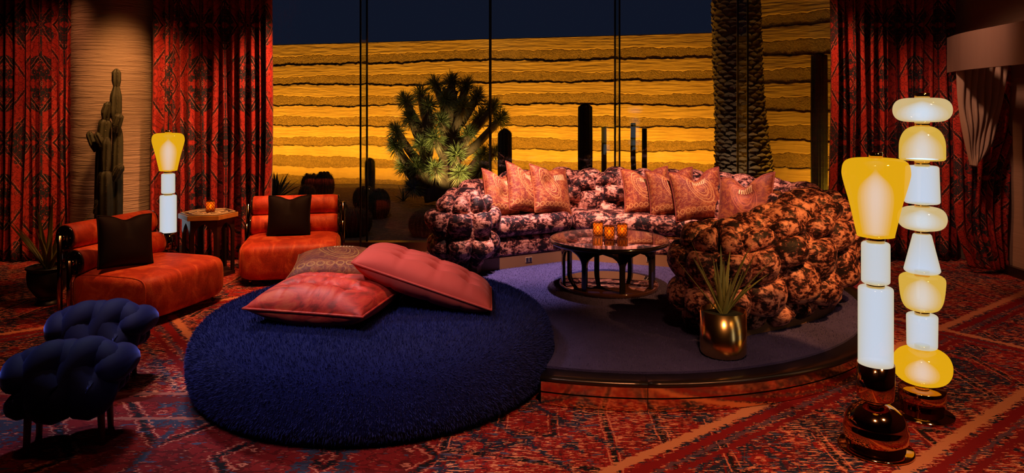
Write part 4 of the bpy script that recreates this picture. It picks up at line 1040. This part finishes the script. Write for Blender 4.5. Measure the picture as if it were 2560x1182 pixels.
barrel(776, 455, 11.6, 46, 38, 'small barrel cactus with one bud against the lit wall', 20, 2)
barrel(810, 453, 11.3, 52, 40, 'barrel cactus crowned with buds against the lit wall', 22, 7)
barrel(839, 532, 9.5, 64, 56, 'round barrel cactus just behind the window chair', 26, 3)
barrel(912, 495, 10.4, 60, 52, 'barrel cactus partly hidden behind the first glass fin', 24, 3)
barrel(945, 503, 9.9, 62, 54, 'barrel cactus right of the first glass fin with pale crown', 26, 4)
barrel(884, 578, 8.85, 92, 68, 'large dark barrel cactus at the foot of the glass', 26, 0)
barrel(1060, 580, 8.8, 78, 62, 'dark barrel cactus at the foot of the glass beside the sofa end', 24, 0)
barrel(768, 478, 10.6, 44, 28, 'low barrel cactus in front of the budding pair', 18, 0)
def agave(px, py, D, spread, label, nleaf=16, seed=1, wd=.045):
    k = D / 1765; x = (px - 1280) * k; e = empty('agave', (x, D, gz(x, D) - .01), 0, label, 'agave'); r = random.Random(seed)
    sp_ = [(2 * pi * i * .382, radians(8 + 62 * i / nleaf), spread * k * r.uniform(.8, 1.1), wd, r.uniform(.0, .5)) for i in range(nleaf)]
    plant_leaves(e, (0, 0, 0), sp_, M['agave']); return e
agave(690, 470, 11.0, 78, 'blue green agave rosette beside the curtain edge outside', 18, 3, .05)
agave(1009, 478, 10.9, 44, 'small agave at the foot of the yucca tree', 9, 5, .02)
agave(1355, 440, 10.2, 80, 'thin agave whose tips rise above the left sofa back', 14, 6, .022)

# yucca (joshua) tree
JD = 10.6; jk = JD / 1765
jt = tag(empty('yucca_tree', ((1100 - 1280) * jk, JD, gz(-1.08, JD) - .03)), 'branching joshua yucca tree with spiky rosettes lit from below in the garden', 'tree')
def jp(zx, zy, y=0): px, py = 940 + zx / 3.378, 170 + zy / 3.378; return Vector(((px - 1100) * jk, y, 1.6 - (py - 274) * jk - jt.location.z))
def limb(pts, r0, r1):
    P = spline(pts, 14); m = MB(); rj = random.Random(int(r0 * 1e4)); m.tube([tuple(p) for p in P], [(r0 + (r1 - r0) * i / 14) * rj.uniform(.9, 1.1) for i in range(15)], 12); return m
limb([jp(470, 1125), jp(440, 1000), jp(400, 860), jp(430, 700), jp(440, 500), jp(450, 380)], .10, .10).build('trunk', M['bark'], jt)
limb([jp(560, 1120), jp(590, 980), jp(620, 850), jp(620, 700), jp(630, 500), jp(610, 300), jp(630, 180)], .20, .12).build('trunk', M['bark'], jt)
ros = [(265, 290, -.1), (370, 230, .1), (500, 150, .1), (640, 130, 0), (760, 160, .05), (850, 250, 0), (985, 340, .0), (1040, 440, -.1), (310, 430, -.2), (190, 540, -.1), (190, 660, -.2), (400, 650, -.2), (520, 590, -.35),
       (740, 330, -.25), (600, 280, -.2), (780, 560, -.1), (700, 720, -.4), (520, 830, -.4), (720, 870, -.35), (880, 740, .0), (900, 850, -.15), (250, 830, -.1), (370, 830, -.25), (330, 1000, -.2), (870, 420, .1), (450, 330, -.1), (560, 450, -.2), (990, 730, .1), (820, 950, 0)]
mid = lambda zy: 440 if zy > 500 else 500
for i, (zx, zy, y) in enumerate(ros):
    tip = jp(zx, zy, y); rr = random.Random(100 + i)
    st = jp((440 if zx < 480 else 620), min(1000, zy + 190 + abs(zx - 530) * .35), 0); midp = (st + tip) / 2 + Vector((0, 0, -.07))
    br = limb([st, midp, tip], .075, .055).build('branch', M['bark'], jt)
    ax = (tip - midp); ax = (ax.normalized() + Vector((0, -.25, .35))).normalized()
    q = ax.to_track_quat('Z', 'Y')
    V = []; F = []; V2 = []; F2 = []
    for k in range(300):
        az = rr.uniform(0, 2 * pi); el = radians(rr.uniform(-35, 88)); d = q @ Vector((cos(az) * cos(el), sin(az) * cos(el), sin(el))); L = .185 * rr.uniform(.75, 1.1)
        s = d.cross(Vector((rr.uniform(-1, 1), rr.uniform(-1, 1), rr.uniform(-1, 1)))).normalized() * .0045; p0 = tip + ax * rr.uniform(-.05, .05) + d * .02; p1 = p0 + d * L * .55; p2 = p0 + d * L - Vector((0, 0, .012)); b_ = len(V)
        V += [tuple(p0 - s * .6), tuple(p0 + s * .6), tuple(p1 + s), tuple(p1 - s), tuple(p2)]; F += [(b_, b_ + 1, b_ + 2, b_ + 3), (b_ + 3, b_ + 2, b_ + 4)]
    o = mk('rosette', V, F, M['yucca'], jt, False)
    for k in range(90):
        az = rr.uniform(0, 2 * pi); el = radians(rr.uniform(-80, -35)); d = q @ Vector((cos(az) * cos(el), sin(az) * cos(el), sin(el))); L = .20 * rr.uniform(.7, 1.15)
        s = d.cross(ax).normalized() * .006; p0 = tip - ax * rr.uniform(.0, .09) + d * .01; p2 = p0 + d * L; b_ = len(V2); V2 += [tuple(p0 - s), tuple(p0 + s), tuple(p2)]; F2.append((b_, b_ + 1, b_ + 2))
    o2 = mk('dry_skirt', V2, F2, M['thatch'], o, False)
    for q_ in (o, o2): q_['kind'] = 'stuff'

# palm trunk
pt = tag(empty('palm_tree', (3.07, 9.15, gz(3.07, 9.15) - .03)), 'thick palm trunk with scaly bark rising outside behind the sofa', 'tree')
def pc(z): t_ = z / 4.2; return Vector((-.17 * t_ - .06 * sin(pi * t_), 0, z))
def pr_(z): return .385 - .09 * min(1, z / 1.6) + .02 * exp(-z * 3) + (.0 if z < 1.6 else -.005 * (z - 1.6))
m = MB(); m.tube([tuple(pc(4.2 * i / 60)) for i in range(61)], [pr_(4.2 * i / 60) for i in range(61)], 40); m.build('trunk', M['palm'], pt)
V = []; F = []; rr = random.Random(5); row = 0; z = .05
while z < 4.1:
    n = 15
    for k in range(n):
        a = 2 * pi * (k + .5 * (row % 2)) / n + rr.uniform(-.06, .06); c = pc(z); R = pr_(z); wd = 2 * pi * R / n * .58; hh = .058 * rr.uniform(.8, 1.3); dz = rr.uniform(-.012, .012)
        rd = Vector((cos(a), sin(a), 0)); tg = Vector((-sin(a), cos(a), 0)); o_ = c + rd * (R - .008) + Vector((0, 0, dz)); b_ = len(V); lip = rr.uniform(.018, .038)
        V += [tuple(o_ - tg * wd), tuple(o_ + tg * wd), tuple(o_ + tg * wd * .75 + rd * lip + Vector((0, 0, hh * .7))), tuple(o_ - tg * wd * .75 + rd * lip + Vector((0, 0, hh * .7))), tuple(o_ + rd * lip * 1.2 + Vector((0, 0, hh * 1.05))), tuple(o_ + tg * wd * .8 + Vector((0, 0, hh))), tuple(o_ - tg * wd * .8 + Vector((0, 0, hh)))]
        F += [(b_, b_ + 1, b_ + 2, b_ + 3), (b_ + 3, b_ + 2, b_ + 4), (b_ + 2, b_ + 5, b_ + 4), (b_ + 3, b_ + 4, b_ + 6), (b_ + 1, b_ + 5, b_ + 2), (b_, b_ + 3, b_ + 6), (b_ + 4, b_ + 5, b_ + 6)]
    z += .052; row += 1
o = mk('bark_scales', V, F, M['palm'], pt, False); o['kind'] = 'stuff'

# ------------------------------------------------------------------ curtains
def curtain(x0, x1, y, z0, z1, label, seed, amp=.115, fold=.098, mat=None, edgefn=None, name='curtain', full=1.9):
    r = random.Random(seed); xs = [x0]; 
    while xs[-1] < x1: xs.append(xs[-1] + fold * r.uniform(.6, 1.45))
    sc_ = (x1 - x0) / (xs[-1] - x0); xs = [x0 + (x - x0) * sc_ for x in xs]
    cols = []; arc = 0; last = None
    for i in range(len(xs) - 1):
        A = amp * r.uniform(.55, 1.25)
        for k in range(10):
            t_ = k / 10; x = xs[i] + (xs[i + 1] - xs[i]) * t_; yy = A * (.5 - .5 * cos(2 * pi * t_)) ** .8
            if last: arc += hypot(x - last[0], yy - last[1])
            last = (x, yy); cols.append((x, yy, arc, i))
    nz = 26; V = []; U = []; F = []; ph = [r.uniform(0, 6.28) for _ in range(len(xs))]
    for (x, yy, a, i) in cols:
        for j in range(nz + 1):
            z = z0 + (z1 - z0) * j / nz; q = 1 - z / z1
            V.append((x + .010 * sin(z * 1.7 + ph[i]) * q * 2, y - yy * (.75 + .35 * q) - .008 * sin(z * 2.3 + ph[i] * 2), z)); U.append((a, z))
    for i in range(len(cols) - 1):
        for j in range(nz): b_ = i * (nz + 1) + j; F.append((b_, b_ + nz + 1, b_ + nz + 2, b_ + 1))
    o = mk(name, V, F, mat or M['curtain'], None, True, U)
    s = o.modifiers.new('thickness', 'SOLIDIFY'); s.thickness = .004
    return tag(o, label, 'curtain')
curtain(-5.95, -4.56, 7.52, .012, 3.55, 'dark red persian patterned curtain left of the plaster column', 1)
curtain(-3.86, -2.55, 7.56, .012, 3.55, 'red persian patterned curtain between the plaster column and the window', 2)
curtain(3.40, 4.74, 7.56, .012, 3.55, 'red persian patterned curtain beside the saguaro window behind the tall lamps', 3)
# tied-back drape at the right wall, its cream lining showing, under a curved wooden pelmet
dk = 6.9 / 1765
def DX(px, D=6.9): return (px - 1280) * D / 1765
def DZ(py, D=6.9): return 1.6 - (py - 274) * D / 1765
def drape(name, L, R, D, mat, parent, nf, amp, seed, wave_=.0):
    """L and R: lists of (px offsets in metres, height) for the two edges, same length"""
    r = random.Random(seed); nz = 40; nx = nf * 8; PL = spline([(x, 0, z) for x, z in L], nz); PR = spline([(x, 0, z) for x, z in R], nz); V = []; U = []; F = []
    ph = [r.uniform(.7, 1.3) for _ in range(nf + 1)]
    for j in range(nz + 1):
        wd = (PR[j] - PL[j]).length
        for i in range(nx + 1):
            t_ = i / nx; p = PL[j] + (PR[j] - PL[j]) * t_; f = t_ * nf; k = min(int(f), nf - 1); A = amp * ph[k] * (1.0 + .25 * sin(j * .3 + k))
            V.append((p.x, D - A * (.5 - .5 * cos(2 * pi * f)) - wave_ * sin(pi * t_), p.z)); U.append((t_ * 1.3, j / nz * 2.3))
    for j in range(nz):
        for i in range(nx): b_ = j * (nx + 1) + i; F.append((b_, b_ + 1, b_ + nx + 2, b_ + nx + 1))
    o = mk(name, V, F, mat, parent, True, U); s = o.modifiers.new('thickness', 'SOLIDIFY'); s.thickness = .005; return o
dr = tag(empty('tied_drape', (0, 0, 0)), 'tied back red persian drape with cream lining under the wooden pelmet', 'curtain')
drape('drape_cloth', [(DX(2385), DZ(140)), (DX(2388), DZ(300)), (DX(2392), DZ(420)), (DX(2396), DZ(560)), (DX(2430), DZ(670))],
      [(DX(2600), DZ(140)), (DX(2575), DZ(300)), (DX(2530), DZ(420)), (DX(2516), DZ(560)), (DX(2526), DZ(672))], 6.95, M['curtain'], dr, 7, .07, 4, .05)
drape('lining', [(DX(2390, 6.72), DZ(160, 6.72)), (DX(2394, 6.72), DZ(250, 6.72)), (DX(2406, 6.72), DZ(330, 6.72)), (DX(2426, 6.72), DZ(414, 6.72))],
      [(DX(2522, 6.72), DZ(160, 6.72)), (DX(2502, 6.72), DZ(270, 6.72)), (DX(2476, 6.72), DZ(360, 6.72)), (DX(2434, 6.72), DZ(416, 6.72))], 6.72, M['lining'], dr, 7, .045, 5)
pm_ = MB(); PLC = [(4.62, 7.32), (4.30, 6.98), (4.17, 6.55), (4.11, 6.0), (4.08, 5.4), (4.08, 4.7)]
PS = spline([(x, y, 0) for x, y in PLC[1:]], 30)
for o_ in (0, .035):
    pass
Vp = []; Fp = []
for i, p in enumerate(PS):
    tn = (PS[min(i + 1, 30)] - PS[max(i - 1, 0)]).normalized(); nn = Vector((-tn.y, tn.x, 0))
    for (o_, z) in ((0, 1.965), (0, 2.31), (.035, 2.31), (.035, 1.965)): q = p + nn * o_; Vp.append((q.x, q.y, z))
for i in range(30):
    for k in range(4): Fp.append((i * 4 + k, i * 4 + (k + 1) % 4, (i + 1) * 4 + (k + 1) % 4, (i + 1) * 4 + k))
Fp.append((0, 1, 2, 3)); Fp.append((123, 122, 121, 120))
pl_ = tag(empty('pelmet', (0, 0, 0)), 'curved pale wooden pelmet above the tied drape', 'pelmet')
mk('board', Vp, Fp, M['wood'], pl_, False)
b = MB(); b.add([(4.13, 4.7, 2.30), (4.845, 4.7, 2.30), (4.845, 6.98, 2.30), (4.32, 6.98, 2.30), (4.13, 4.7, 2.315), (4.845, 4.7, 2.315), (4.845, 6.98, 2.315), (4.32, 6.98, 2.315)], [(0, 1, 2, 3), (4, 5, 6, 7), (0, 1, 5, 4), (1, 2, 6, 5), (2, 3, 7, 6), (3, 0, 4, 7)]); b.build('top_board', M['wood'], pl_, False)
